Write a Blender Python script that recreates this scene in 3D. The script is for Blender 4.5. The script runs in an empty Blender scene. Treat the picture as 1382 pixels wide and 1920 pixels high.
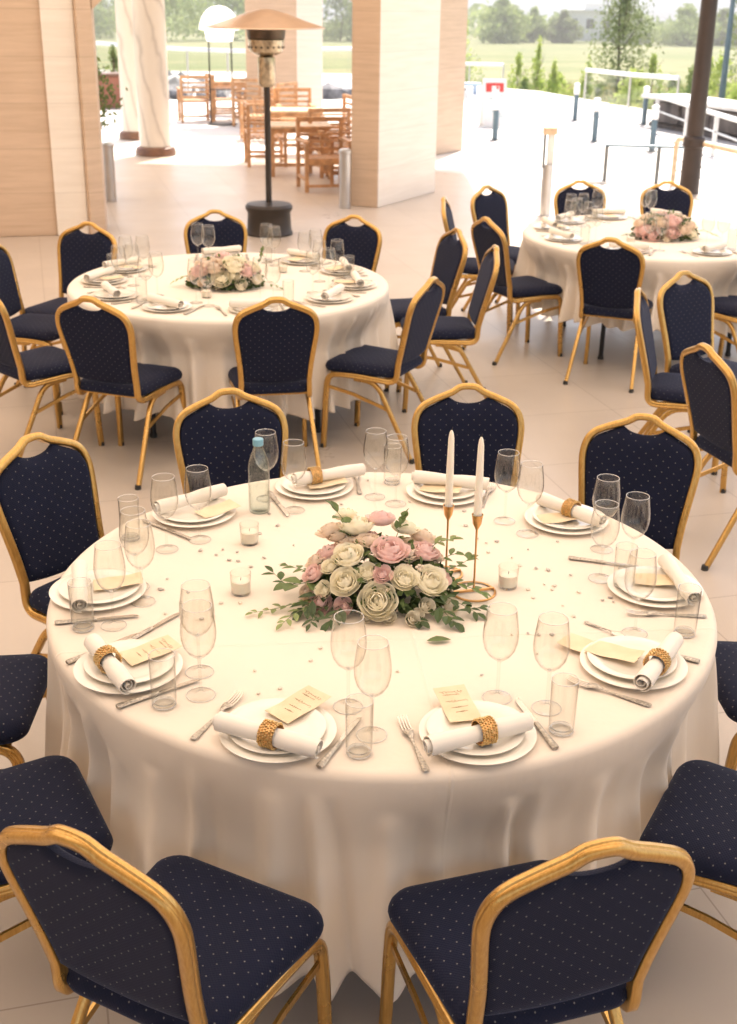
import bpy, bmesh, math, random
from mathutils import Vector, Matrix
import numpy as np
R = math.radians; PI = math.pi
S = bpy.context.scene
C = S.collection

# ------------------------------------------------------------------ camera, light, exposure
cam_d = bpy.data.cameras.new('camera'); cam = bpy.data.objects.new('camera', cam_d); C.objects.link(cam)
cam.location = (0, 0, 2.239)
cam.rotation_euler = (Matrix.Rotation(R(90) - .3947, 4, 'X') @ Matrix.Rotation(.0145, 4, 'Z')).to_euler()
cam_d.sensor_fit = 'VERTICAL'; cam_d.sensor_height = 36; cam_d.sensor_width = 36
cam_d.lens = 2316.5 / 1920 * 36
cam_d.clip_start = .05; cam_d.clip_end = 5000
cam_d.dof.use_dof = True; cam_d.dof.focus_distance = 2.95; cam_d.dof.aperture_fstop = 6.3
S.camera = cam
SUN_EL, SUN_AZ = R(56), R(18)          # azimuth clockwise from +y
w = bpy.data.worlds.new('World'); S.world = w; w.use_nodes = True
nt = w.node_tree; nt.nodes.clear()
sky = nt.nodes.new('ShaderNodeTexSky'); sky.sky_type = 'NISHITA'; sky.sun_disc = False
sky.sun_elevation = SUN_EL; sky.sun_rotation = SUN_AZ; sky.air_density = 1.0; sky.dust_density = 3.0
bg = nt.nodes.new('ShaderNodeBackground'); bg.inputs[1].default_value = .15
wo = nt.nodes.new('ShaderNodeOutputWorld')
nt.links.new(sky.outputs[0], bg.inputs[0]); nt.links.new(bg.outputs[0], wo.inputs[0])
sd = bpy.data.lights.new('sun', 'SUN'); sd.energy = 4.5; sd.angle = R(.6); sd.color = (1, .95, .87)
so = bpy.data.objects.new('sun', sd); C.objects.link(so)
so.rotation_euler = Vector((math.sin(SUN_AZ) * math.cos(SUN_EL), math.cos(SUN_AZ) * math.cos(SUN_EL), math.sin(SUN_EL))).to_track_quat('Z', 'Y').to_euler()
S.view_settings.view_transform = 'Standard'; S.view_settings.look = 'None'
S.view_settings.exposure = 1.28; S.view_settings.use_white_balance = True; S.view_settings.white_balance_temperature = 6900; S.view_settings.white_balance_tint = 12.5; S.view_settings.gamma = 1
S.render.engine = 'CYCLES'
cy = S.cycles; cy.use_denoising = True; cy.max_bounces = 14; cy.diffuse_bounces = 5; cy.glossy_bounces = 5
cy.transmission_bounces = 12; cy.transparent_max_bounces = 40; cy.sample_clamp_indirect = 8
cy.caustics_reflective = False; cy.caustics_refractive = False; cy.blur_glossy = .6

# ------------------------------------------------------------------ helpers
def tag(o, label=None, cat=None, group=None, kind=None):
    if label: o['label'] = label
    if cat: o['category'] = cat
    if group: o['group'] = group
    if kind: o['kind'] = kind
    return o
def empty(name, loc=(0, 0, 0), rz=0, label=None, cat=None, group=None):
    o = bpy.data.objects.new(name, None); C.objects.link(o); o.location = loc; o.rotation_euler = (0, 0, rz)
    o.empty_display_size = .05
    return tag(o, label, cat, group)
def copy_tree(o, parent=None):
    c = o.copy(); C.objects.link(c)
    if parent: c.parent = parent
    for ch in o.children: copy_tree(ch, c)
    return c
used = set()
def place(proto, loc, rz=0, label=None, group=None, sc=None, rx=0, ry=0):
    if proto.name in used: o = copy_tree(proto)
    else: o = proto; used.add(proto.name)
    o.location = loc; o.rotation_euler = (rx, ry, rz)
    if sc: o.scale = (sc, sc, sc) if isinstance(sc, (int, float)) else sc
    if label: o['label'] = label
    if group: o['group'] = group
    return o

class MB:
    def __init__(s): s.V = []; s.F = []
    def add(s, V, F, M=None):
        n = len(s.V)
        s.V += [tuple(M @ Vector(v)) for v in V] if M is not None else [tuple(v) for v in V]
        s.F += [tuple(i + n for i in f) for f in F]; return s
    def box(s, c, d, M=None, rz=0, taper=1):
        x, y, z = d[0] / 2, d[1] / 2, d[2] / 2
        V = [(-x, -y, -z), (x, -y, -z), (x, y, -z), (-x, y, -z)] + [(a * taper, b * taper, z) for a, b in ((-x, -y), (x, -y), (x, y), (-x, y))]
        F = [(3, 2, 1, 0), (4, 5, 6, 7), (0, 1, 5, 4), (1, 2, 6, 5), (2, 3, 7, 6), (3, 0, 4, 7)]
        T = Matrix.Translation(c) @ Matrix.Rotation(rz, 4, 'Z')
        return s.add(V, F, M @ T if M is not None else T)
    def prism(s, pts, z0, z1):
        n = len(pts)
        V = [(x, y, z0) for x, y in pts] + [(x, y, z1) for x, y in pts]
        F = [tuple(range(n))[::-1], tuple(range(n, 2 * n))] + [(i, (i + 1) % n, (i + 1) % n + n, i + n) for i in range(n)]
        return s.add(V, F)
    def lathe(s, prof, seg=32, M=None, arc=2 * PI):
        V = []; F = []; n = len(prof); closed = abs(arc - 2 * PI) < 1e-6
        m = seg if closed else seg + 1
        for i in range(m):
            a = arc * i / seg
            for r, z in prof: V.append((r * math.cos(a), r * math.sin(a), z))
        for i in range(seg):
            j = (i + 1) % m
            for k in range(n - 1):
                if prof[k][0] < 1e-7 and prof[k + 1][0] < 1e-7: continue
                F.append((i * n + k, j * n + k, j * n + k + 1, i * n + k + 1))
        return s.add(V, F, M)
    def sweep(s, path, prof, ref=None, closed=False, cap=True, scale=None, frames=None):
        P = [Vector(p) for p in path]; n = len(P)
        if frames is None: frames = make_frames(P, ref, closed)
        V = []; F = []; m = len(prof)
        for i, (p, (u, v)) in enumerate(zip(P, frames)):
            k = scale[i] if scale else 1
            for a, b in prof: V.append(p + u * a * k + v * b * k)
        for i in range(n if closed else n - 1):
            j = (i + 1) % n
            for k in range(m): F.append((i * m + k, i * m + (k + 1) % m, j * m + (k + 1) % m, j * m + k))
        if cap and not closed: F += [tuple(range(m))[::-1], tuple((n - 1) * m + k for k in range(m))]
        return s.add(V, F)
    def tube(s, path, r, seg=8, closed=False, scale=None):
        return s.sweep(path, [(r * math.cos(2 * PI * k / seg), r * math.sin(2 * PI * k / seg)) for k in range(seg)], None, closed, True, scale)
    def ball(s, c, r, seg=8, rings=5, sc=(1, 1, 1)):
        pr = [(max(1e-6, r * math.sin(PI * k / rings)), -r * math.cos(PI * k / rings)) for k in range(rings + 1)]
        return s.lathe(pr, seg, Matrix.Translation(c) @ Matrix.Diagonal((*sc, 1)))
    def build(s, name, mat, parent=None, smooth=35, bevel=0, weld=True, uv=None):
        me = bpy.data.meshes.new(name); me.from_pydata(s.V, [], s.F); me.update()
        bm = bmesh.new(); bm.from_mesh(me)
        if weld: bmesh.ops.remove_doubles(bm, verts=bm.verts, dist=2e-6)
        if weld: bmesh.ops.recalc_face_normals(bm, faces=bm.faces)
        bm.to_mesh(me); bm.free()
        if uv: boxuv(me)
        for m in (mat if isinstance(mat, (list, tuple)) else [mat]): me.materials.append(m)
        if smooth: me.shade_smooth(); me.set_sharp_from_angle(angle=R(smooth))
        o = bpy.data.objects.new(name, me); C.objects.link(o)
        if parent: o.parent = parent
        if bevel:
            b = o.modifiers.new('bevel', 'BEVEL'); b.width = bevel; b.segments = 2; b.limit_method = 'ANGLE'; b.angle_limit = R(40)
        return o
def make_frames(P, ref=None, closed=False):
    n = len(P); out = []; u = None
    for i in range(n):
        a = P[(i - 1) % n] if (closed or i > 0) else P[i]; b = P[(i + 1) % n] if (closed or i < n - 1) else P[i]
        t = (b - a).normalized()
        if u is None:
            u = Vector(ref) if ref else (Vector((0, 0, 1)) if abs(t.z) < .9 else Vector((1, 0, 0)))
        u = (u - t * u.dot(t)).normalized()
        out.append((u.copy(), t.cross(u)))
    return out
def boxuv(me):
    l = me.uv_layers.new(name='UVMap')
    for p in me.polygons:
        n = p.normal; a = max(range(3), key=lambda k: abs(n[k]))
        for li in p.loop_indices:
            v = me.vertices[me.loops[li].vertex_index].co
            l.data[li].uv = ((v.y, v.z), (v.x, v.z), (v.x, v.y))[a]
def catmull(P, n=8):
    P = [Vector(p) for p in P]; out = []
    for i in range(len(P) - 1):
        a, b, c, d = P[max(i - 1, 0)], P[i], P[i + 1], P[min(i + 2, len(P) - 1)]
        for k in range(n):
            t = k / n
            out.append(.5 * ((2 * b) + (c - a) * t + (2 * a - 5 * b + 4 * c - d) * t * t + (3 * b - a - 3 * c + d) * t ** 3))
    out.append(P[-1]); return out
def fillet(P, rad, n=6):
    P = [Vector(p) for p in P]; out = [P[0]]
    for i in range(1, len(P) - 1):
        a, b, c = P[i - 1], P[i], P[i + 1]; r = rad[i] if isinstance(rad, (list, tuple)) else rad
        d1 = (a - b); d2 = (c - b); r1 = min(r, d1.length * .49); r2 = min(r, d2.length * .49)
        p = b + d1.normalized() * r1; q = b + d2.normalized() * r2
        for k in range(n + 1):
            t = k / n; out.append(p * (1 - t) ** 2 + b * 2 * t * (1 - t) + q * t * t)
    out.append(P[-1]); return out

# ------------------------------------------------------------------ materials
class NT:
    def __init__(s, name):
        s.m = bpy.data.materials.new(name); s.m.use_nodes = True; s.t = s.m.node_tree; s.b = s.t.nodes['Principled BSDF']; s.out = s.t.nodes['Material Output']
    def n(s, ty, **kw):
        x = s.t.nodes.new('ShaderNode' + ty)
        for k, v in kw.items():
            if k in x.inputs.keys() if hasattr(x.inputs, 'keys') else False: x.inputs[k].default_value = v
            else: setattr(x, k, v)
        return x
    def l(s, a, b): s.t.links.new(a, b)
    def set(s, **kw):
        for k, v in kw.items():
            k = k.replace('_', ' ')
            s.b.inputs[k].default_value = (*v, 1) if isinstance(v, tuple) and len(v) == 3 and 'olor' in k or k == 'Sheen Tint' and isinstance(v, tuple) else v
    def coord(s, kind='Object', scale=(1, 1, 1), rot=(0, 0, 0)):
        tc = s.n('TexCoord'); mp = s.n('Mapping'); mp.inputs['Scale'].default_value = scale; mp.inputs['Rotation'].default_value = rot
        s.l(tc.outputs[kind], mp.inputs[0]); return mp.outputs[0]
    def noise(s, vec, scale, detail=4, rough=.55):
        x = s.n('TexNoise'); x.inputs['Scale'].default_value = scale; x.inputs['Detail'].default_value = detail; x.inputs['Roughness'].default_value = rough
        s.l(vec, x.inputs['Vector']); return x.outputs[0]
    def ramp(s, fac, stops):
        x = s.n('ValToRGB'); e = x.color_ramp.elements
        while len(e) < len(stops): e.new(.5)
        for q, (p, c) in zip(e, stops): q.position = p; q.color = (*c, 1) if len(c) == 3 else c
        s.l(fac, x.inputs[0]); return x.outputs[0]
    def bump(s, h, strength=.3, dist=.01, prev=None):
        x = s.n('Bump'); x.inputs['Strength'].default_value = strength; x.inputs['Distance'].default_value = dist
        s.l(h, x.inputs['Height'])
        if prev: s.l(prev, x.inputs['Normal'])
        s.l(x.outputs[0], s.b.inputs['Normal']); return x.outputs[0]
    def mix(s, f, a, b, mode='MIX'):
        x = s.n('Mix'); x.data_type = 'RGBA'; x.blend_type = mode
        for v, i in ((f, 0), (a, 6), (b, 7)):
            if isinstance(v, (int, float)): x.inputs[i].default_value = v
            elif isinstance(v, tuple): x.inputs[i].default_value = (*v, 1)
            else: s.l(v, x.inputs[i])
        return x.outputs[2]
    def math(s, op, a, b=None, c=None):
        x = s.n('Math'); x.operation = op
        for v, i in ((a, 0), (b, 1), (c, 2)):
            if v is None: continue
            if isinstance(v, (int, float)): x.inputs[i].default_value = v
            else: s.l(v, x.inputs[i])
        return x.outputs[0]
M = {}
def plain(name, col, rough=.5, metal=0, var=.12, scale=6, bump=0, bscale=60, **kw):
    n = NT(name); v = n.coord()
    f = n.noise(v, scale, 3)
    n.l(n.ramp(f, [(.3, tuple(c * (1 - var) for c in col)), (.7, tuple(min(1, c * (1 + var)) for c in col))]), n.b.inputs['Base Color'])
    n.set(Roughness=rough, Metallic=metal, **kw)
    if bump: n.bump(n.noise(v, bscale, 3), bump, .004)
    M[name] = n.m; return n.m
# chair fabric: navy damask with a lattice of pale dots
n = NT('navy_fabric')
uv = n.coord('UV')
def lattice(n, vec, pitch, off, r0, r1):
    a = n.n('VectorMath'); a.operation = 'MULTIPLY_ADD'; n.l(vec, a.inputs[0]); a.inputs[1].default_value = (1 / pitch[0], 1 / pitch[1], 0); a.inputs[2].default_value = (off + 100, off + 100, 0)
    f = n.n('VectorMath'); f.operation = 'FRACTION'; n.l(a.outputs[0], f.inputs[0])
    g = n.n('VectorMath'); g.operation = 'SUBTRACT'; n.l(f.outputs[0], g.inputs[0]); g.inputs[1].default_value = (.5, .5, 0)
    h = n.n('VectorMath'); h.operation = 'MULTIPLY'; n.l(g.outputs[0], h.inputs[0]); h.inputs[1].default_value = (pitch[0], pitch[1], 0)
    l = n.n('VectorMath'); l.operation = 'LENGTH'; n.l(h.outputs[0], l.inputs[0])
    mr = n.n('MapRange'); n.l(l.outputs['Value'], mr.inputs[0]); mr.inputs[1].default_value = r0; mr.inputs[2].default_value = r1; mr.inputs[3].default_value = 1; mr.inputs[4].default_value = 0
    return mr.outputs[0]
P1 = (.041, .036)
d1 = lattice(n, uv, P1, 0, .0010, .0021); d2 = lattice(n, uv, P1, .5, .0010, .0021)
dots = n.math('MAXIMUM', d1, d2)
q1 = lattice(n, uv, (.0085, .0075), 0, .001, .0038); q2 = lattice(n, uv, (.0085, .0075), .5, .001, .0038)
quilt = n.math('MAXIMUM', q1, q2)
base = n.mix(n.noise(n.coord('Object'), 9, 3), (.0030, .0046, .016), (.0048, .0074, .028))
base = n.mix(n.math('MULTIPLY', quilt, .35), base, (.009, .012, .032))
wear = n.noise(n.coord('Object'), 35, 2)
dfac = n.math('MULTIPLY', dots, n.math('MULTIPLY_ADD', wear, .8, .25))
n.l(n.mix(dfac, base, (.30, .29, .26)), n.b.inputs['Base Color'])
n.set(Roughness=.85, Sheen_Weight=.10, Sheen_Roughness=.4); n.b.inputs['Sheen Tint'].default_value = (.55, .65, 1, 1); n.b.inputs['Specular IOR Level'].default_value = .25
wv = n.noise(n.coord('Object'), 900, 2)
n.bump(n.math('ADD', n.math('MULTIPLY', wv, .5), n.math('ADD', quilt, n.math('MULTIPLY', dots, -.7))), .5, .0008)
M['fabric'] = n.m
# gold wood-look painted tube
n = NT('gold_frame'); v = n.coord('Object', (1, 1, 1))
st = n.noise(n.coord('Object', (60, 60, 6)), 3, 4); bl = n.noise(v, 7, 3)
c = n.ramp(st, [(.3, (.48, .265, .065)), (.55, (.58, .345, .095)), (.8, (.66, .425, .14))])
n.l(n.mix(n.math('MULTIPLY', bl, .35), c, (.56, .30, .085)), n.b.inputs['Base Color'])
n.set(Roughness=.36, Metallic=.8, Coat_Weight=.4, Coat_Roughness=.15); n.bump(st, .08, .001)
n.l(n.ramp(bl, [(.3, (.24,) * 3), (.7, (.40,) * 3)]), n.b.inputs['Roughness'])
M['gold'] = n.m
plain('rubber', (.03, .028, .025), .7)
def cloth(name, col, crease=None):
    n = NT(name); v = n.coord('Object')
    f = n.noise(v, 2.2, 3)
    n.l(n.ramp(f, [(.3, tuple(c * .97 for c in col)), (.7, col)]), n.b.inputs['Base Color'])
    n.set(Roughness=.72, Sheen_Weight=.25, Sheen_Roughness=.4); n.b.inputs['Specular IOR Level'].default_value = .3
    wv = n.noise(v, 700, 2); soft = n.noise(n.coord('Object', (1, 1, .35)), 9, 3)
    h = n.math('ADD', n.math('MULTIPLY', wv, .12), n.math('MULTIPLY', soft, 1.6))
    if crease:
        for (ang, off) in crease:
            sx = n.n('SeparateXYZ'); n.l(n.coord('Object', (1, 1, 1), (0, 0, ang)), sx.inputs[0])
            d = n.math('ABSOLUTE', n.math('SUBTRACT', sx.outputs[0], off))
            mr = n.n('MapRange'); n.l(d, mr.inputs[0]); mr.inputs[1].default_value = 0; mr.inputs[2].default_value = .006; mr.inputs[3].default_value = .8; mr.inputs[4].default_value = 0
            h = n.math('ADD', h, mr.outputs[0])
    n.bump(h, .45, .004); M[name] = n.m; return n.m
cloth('cloth_front', (.80, .70, .585), [(R(-6.15), .0465), (R(83.85), .31)])
cloth('cloth_back', (.82, .73, .62))
cloth('napkin', (.82, .76, .67))
plain('porcelain', (.80, .75, .66), .16, var=.02, Coat_Weight=.4)
def glassmat(name, col, edge, k=1.0):     # thin walled glass: clear face on, reflecting and a little darker at grazing angles
    n = NT(name); n.t.nodes.remove(n.b)
    lw = n.n('LayerWeight'); lw.inputs[0].default_value = .5; f3 = n.math('POWER', lw.outputs['Facing'], 5.0)
    tr = n.n('BsdfTransparent'); n.l(n.mix(f3, col, edge), tr.inputs[0])
    gl = n.n('BsdfGlossy'); gl.inputs['Roughness'].default_value = .03
    fr = n.math('MULTIPLY_ADD', n.math('POWER', lw.outputs['Facing'], 4.5), .95, .04)
    mx = n.n('MixShader'); n.l(n.math('MULTIPLY', fr, k), mx.inputs[0]); n.l(tr.outputs[0], mx.inputs[1]); n.l(gl.outputs[0], mx.inputs[2]); n.l(mx.outputs[0], n.out.inputs[0])
    M[name] = n.m
glassmat('glass', (.985, .985, .975), (.70, .68, .65)); n = NT('glass_edge'); n.t.nodes.remove(n.b); tr = n.n('BsdfTransparent'); gl = n.n('BsdfGlossy'); gl.inputs['Roughness'].default_value = .12; mx = n.n('MixShader'); mx.inputs[0].default_value = .55
n.l(tr.outputs[0], mx.inputs[1]); n.l(gl.outputs[0], mx.inputs[2]); n.l(mx.outputs[0], n.out.inputs[0]); M['glass_edge'] = n.m
glassmat('bottle_glass', (.955, .975, .96), (.50, .56, .53)); glassmat('water', (.97, .985, .98), (.78, .82, .81), .6)
plain('silver', (.62, .57, .50), .27, 1, var=.06, scale=40)
plain('silver_ornate', (.50, .45, .38), .38, 1, var=.4, scale=160, bump=.8, bscale=260)
plain('brass', (.66, .38, .16), .3, .9, var=.08)
plain('ring_gold', (.62, .43, .19), .28, .85, var=.35, scale=150)
plain('wax', (.83, .78, .66), .45, var=.03, Subsurface_Weight=.15)
plain('wick', (.03, .025, .02), .9)
n = NT('card'); v = n.coord(); n.l(n.ramp(n.noise(v, 14, 3), [(.3, (.72, .56, .36)), (.7, (.80, .66, .46))]), n.b.inputs['Base Color']); n.set(Roughness=.75); M['card'] = n.m
plain('ink', (.16, .09, .04), .8)
def thin(name, col, var, scale, tl, rough=.55):   # petals and leaves let part of the light through
    n = NT(name); f = n.noise(n.coord(), scale, 3); c = n.ramp(f, [(.3, tuple(x * (1 - var) for x in col)), (.7, tuple(min(1, x * (1 + var)) for x in col))])
    n.l(c, n.b.inputs['Base Color']); n.set(Roughness=rough)
    tr = n.n('BsdfTranslucent'); n.l(c, tr.inputs[0]); mx = n.n('MixShader'); mx.inputs[0].default_value = tl
    n.l(n.b.outputs[0], mx.inputs[1]); n.l(tr.outputs[0], mx.inputs[2]); n.l(mx.outputs[0], n.out.inputs[0]); M[name] = n.m
thin('petal_white', (.98, .93, .77), .015, 20, .3); thin('petal_pink', (.95, .72, .67), .08, 16, .25); thin('petal_cream', (.93, .80, .66), .08, 18, .25); thin('petal_bud', (.90, .84, .70), .1, 18, .25)
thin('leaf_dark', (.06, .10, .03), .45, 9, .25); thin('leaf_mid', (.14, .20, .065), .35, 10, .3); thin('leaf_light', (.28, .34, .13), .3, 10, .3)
plain('stem', (.12, .15, .05), .6)
plain('amber_chip', (.48, .43, .38), .15, var=.4, scale=90)
plain('pearl_chip', (.74, .66, .55), .15, var=.1)
plain('cap_blue', (.18, .42, .55), .35)
plain('table_wood', (.32, .2, .11), .6)
plain('black_metal', (.02, .02, .022), .45, .5)
# setting
def travertine(name, c0, c1, joint=True, rot=0):
    n = NT(name); v = n.coord('Object', (1, 1, 1), (0, 0, rot))
    v2 = n.coord('Object', (.8, .8, 11))
    a = n.noise(v2, 2.2, 7, .62); b = n.noise(v, .9, 3)
    c = n.ramp(a, [(.28, c0), (.5, tuple((x + y) / 2 for x, y in zip(c0, c1))), (.72, c1)])
    c = n.mix(n.math('MULTIPLY', b, .3), c, c1)
    sx = n.n('SeparateXYZ'); n.l(v, sx.inputs[0])
    # slabs .42 high with thin joints, alternate slabs a little different
    zz = n.math('DIVIDE', sx.outputs[2], .42); fr = n.math('FRACT', n.math('ADD', zz, 50)); fl = n.math('FLOOR', n.math('ADD', zz, 50))
    wn = n.n('TexWhiteNoise'); wn.noise_dimensions = '1D'; n.l(fl, wn.inputs['W'])
    c = n.mix(n.math('MULTIPLY', wn.outputs[0], .16), c, c0)
    j = n.math('LESS_THAN', n.math('ABSOLUTE', n.math('SUBTRACT', fr, .5)), .494)
    c = n.mix(j, tuple(x * .84 for x in c0), c)
    n.l(c, n.b.inputs['Base Color']); n.set(Roughness=.42); n.bump(a, .12, .003); M[name] = n.m
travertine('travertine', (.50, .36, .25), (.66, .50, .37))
travertine('travertine_pale_lit', (.74, .67, .58), (.86, .80, .72))  # paler copy; on the pillars' side faces its colour carries daylight
n = NT('marble_column'); v = n.coord('Object', (1, 1, .55), (.5, .35, .2))
wv = n.n('TexWave'); wv.wave_type = 'BANDS'; wv.inputs['Scale'].default_value = 1.5; wv.inputs['Distortion'].default_value = 5; wv.inputs['Detail'].default_value = 4; wv.inputs['Detail Scale'].default_value = 1.6
n.l(v, wv.inputs[0]); n.l(n.ramp(wv.outputs[1], [(.0, (.50, .46, .41)), (.07, (.61, .56, .50)), (.4, (.68, .63, .56))]), n.b.inputs['Base Color']); n.set(Roughness=.3); M['marble'] = n.m
plain('brown_stone', (.17, .085, .05), .35, var=.25, scale=12)
n = NT('floor_tiles'); v = n.coord('Object', (1, 1, 1), (0, 0, R(-15)))
br = n.n('TexBrick'); br.offset = 0; br.inputs['Scale'].default_value = 1; br.inputs['Brick Width'].default_value = .8; br.inputs['Row Height'].default_value = .8
br.inputs['Mortar Size'].default_value = .0028; br.inputs['Mortar Smooth'].default_value = .2
br.inputs['Color1'].default_value = (.50, .43, .36, 1); br.inputs['Color2'].default_value = (.53, .455, .38, 1); br.inputs['Mortar'].default_value = (.30, .24, .19, 1); n.l(v, br.inputs[0])
st = n.noise(n.coord('Object', (1, 1, 1)), 1.4, 6, .6); fine = n.noise(v, 45, 4)
c = n.mix(n.math('MULTIPLY', st, .35), br.outputs[0], (.42, .35, .285)); c = n.mix(n.math('MULTIPLY', fine, .18), c, (.58, .49, .40))
n.l(c, n.b.inputs['Base Color']); n.l(n.ramp(st, [(.3, (.27,) * 3), (.7, (.42,) * 3)]), n.b.inputs['Roughness'])
n.bump(br.outputs[1], -.25, .001); M['floor'] = n.m
plain('paving', (.62, .60, .57), .6, var=.05, scale=2)
plain('ceiling_paint', (.78, .66, .50), .8, var=.03)
n = NT('added_awning'); n.t.nodes.remove(n.b); df = n.n('BsdfDiffuse'); df.inputs[0].default_value = (.78, .68, .52, 1); tl = n.n('BsdfTranslucent'); tl.inputs[0].default_value = (.90, .785, .675, 1)
mx = n.n('MixShader'); mx.inputs[0].default_value = .55; n.l(df.outputs[0], mx.inputs[1]); n.l(tl.outputs[0], mx.inputs[2]); n.l(mx.outputs[0], n.out.inputs[0]); M['added_awning'] = n.m
plain('wall_paint', (.70, .58, .45), .8, var=.04)
plain('steel', (.55, .55, .55), .28, .95, var=.06)
plain('steel_dark', (.17, .18, .18), .4, .7)
plain('bronze_paint', (.05, .034, .027), .4, .3, var=.15)
plain('blue_paint', (.10, .16, .20), .45, .2)
plain('green_black', (.05, .06, .05), .5, .2)
plain('white_paint', (.80, .80, .78), .5, var=.03)
plain('rail_white', (.74, .77, .76), .35, .2, var=.04)
plain('heater_disc', (.62, .46, .33), .33, .75, var=.08)
plain('heater_brown', (.13, .095, .07), .35, .7, var=.3)
plain('heater_black', (.045, .036, .03), .45, .5)
plain('heater_steel', (.50, .43, .32), .25, .95, var=.35, scale=25)
plain('wood_chair', (.50, .28, .14), .5, var=.3, scale=12)
plain('wood_light', (.64, .47, .31), .5, var=.25, scale=12)
plain('terracotta', (.30, .12, .075), .7)
plain('block_stone', (.10, .085, .08), .9, var=.6, scale=3)
plain('stone_white', (.66, .65, .63), .8, var=.2)
plain('stone_grey', (.16, .16, .17), .8, var=.4)
plain('sign_red', (.62, .06, .05), .5)
plain('sign_ink', (.30, .48, .52), .6)
plain('pale_blue', (.42, .55, .70), .5)
plain('house_white', (.78, .77, .74), .7); plain('window_dark', (.05, .06, .08), .2)
plain('roof_grey', (.5, .47, .45), .8)
plain('bark', (.12, .09, .06), .9, var=.3)
n = NT('lamp_shade_lit'); n.set(Roughness=.5); n.b.inputs['Base Color'].default_value = (.85, .82, .75, 1)
n.b.inputs['Emission Color'].default_value = (1, .93, .78, 1); n.b.inputs['Emission Strength'].default_value = .8; M['lamp_lit'] = n.m
n = NT('field_grass'); v = n.coord('Object')
a = n.noise(n.coord('Object', (.5, 1.6, 1)), .16, 5); b = n.noise(v, 1.6, 6, .7)
c = n.ramp(a, [(.32, (.12, .16, .045)), (.5, (.19, .20, .08)), (.62, (.30, .26, .13)), (.75, (.14, .19, .06))])
n.l(n.mix(n.math('MULTIPLY', b, .55), c, (.06, .10, .03)), n.b.inputs['Base Color']); n.set(Roughness=.95); n.bump(b, .6, .2); M['field'] = n.m
plain('hill', (.16, .20, .24), 1, var=.25, scale=.02)  # grey blue of the distant air is put into the hill colour
def foliage(name, c0, c1):
    n = NT(name); v = n.coord('Object'); c = n.ramp(n.noise(v, 1.7, 3), [(.35, c0), (.65, c1)])
    n.l(c, n.b.inputs['Base Color']); n.set(Roughness=.7); n.b.inputs['Specular IOR Level'].default_value = .2
    tr = n.n('BsdfTranslucent'); n.l(c, tr.inputs[0]); mx = n.n('MixShader'); mx.inputs[0].default_value = .45
    n.l(n.b.outputs[0], mx.inputs[1]); n.l(tr.outputs[0], mx.inputs[2]); n.l(mx.outputs[0], n.out.inputs[0]); M[name] = n.m
foliage('fol_tree', (.17, .23, .08), (.34, .39, .16)); foliage('fol_dry', (.26, .29, .11), (.46, .40, .20)); foliage('fol_light', (.40, .52, .12), (.64, .70, .24)); foliage('fol_far', (.24, .34, .10), (.46, .52, .20))

# ------------------------------------------------------------------ setting
def structure(name, mb, mat, **kw):
    o = mb.build(name, mat, **kw); o['kind'] = 'structure'; return o
b = MB(); b.prism([(-14, -7), (9, -7), (9, 10.9), (4.6, 15.6), (-1, 19), (-14, 19)], -.15, 0); structure('floor', b, M['floor'], smooth=0)
b = MB(); b.prism([(-14, 19), (-1, 19), (4.6, 15.6), (9, 10.9), (12, 10.9), (8.3, 19), (7.0, 26.5), (5.5, 31), (4.4, 34.6), (2.4, 37), (-3, 30), (-14, 30)], -.154, -.004); structure('terrace_paving', b, M['paving'], smooth=0)
# field: one terrain sheet that starts under the terrace and runs to the foot of the hills
def gz(x, y):
    d = max(0, math.hypot(x * .8, y - 10) - 20)
    z = -.55 - 4.6 * (1 - math.exp(-d / 120)) + .12 * math.sin(x * .13 + 1) * math.sin(y * .09)
    if y < 24: z = min(z, -.5)
    return z - max(0, d - 260) * .01
V = []; F = []
xs = [-600, -400, -250, -160] + [-110 + 5.5 * i for i in range(41)] + [160, 250, 400, 600]
ys = [-60, -20, 0, 12] + [18 + 3.2 * i for i in range(60)] + [225, 245, 270, 300, 340, 400, 520, 700]
for y in ys:
    for x in xs: V.append((x, y, gz(x, y)))
nx = len(xs)
for j in range(len(ys) - 1):
    for i in range(nx - 1): F.append((j * nx + i, j * nx + i + 1, (j + 1) * nx + i + 1, (j + 1) * nx + i))
structure('field', MB().add(V, F), M['field'], smooth=80)
V = []; F = []; random.seed(3)
for k, (y0, h0) in enumerate([(640, 16), (900, 40)]):
    n0 = len(V); N = 90
    for i in range(N + 1):
        x = -700 + 1400 * i / N; hh = h0 * (.55 + .3 * math.sin(x * .006 + k * 2) + .18 * math.sin(x * .017 + k) + .06 * math.sin(x * .06))
        V += [(x, y0, -15), (x, y0 + 60, hh), (x, y0 + 240, -15)]
    for i in range(N):
        a = n0 + i * 3
        F += [(a, a + 3, a + 4, a + 1), (a + 1, a + 4, a + 5, a + 2)]
structure('hills', MB().add(V, F), M['hill'], smooth=60)
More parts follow.
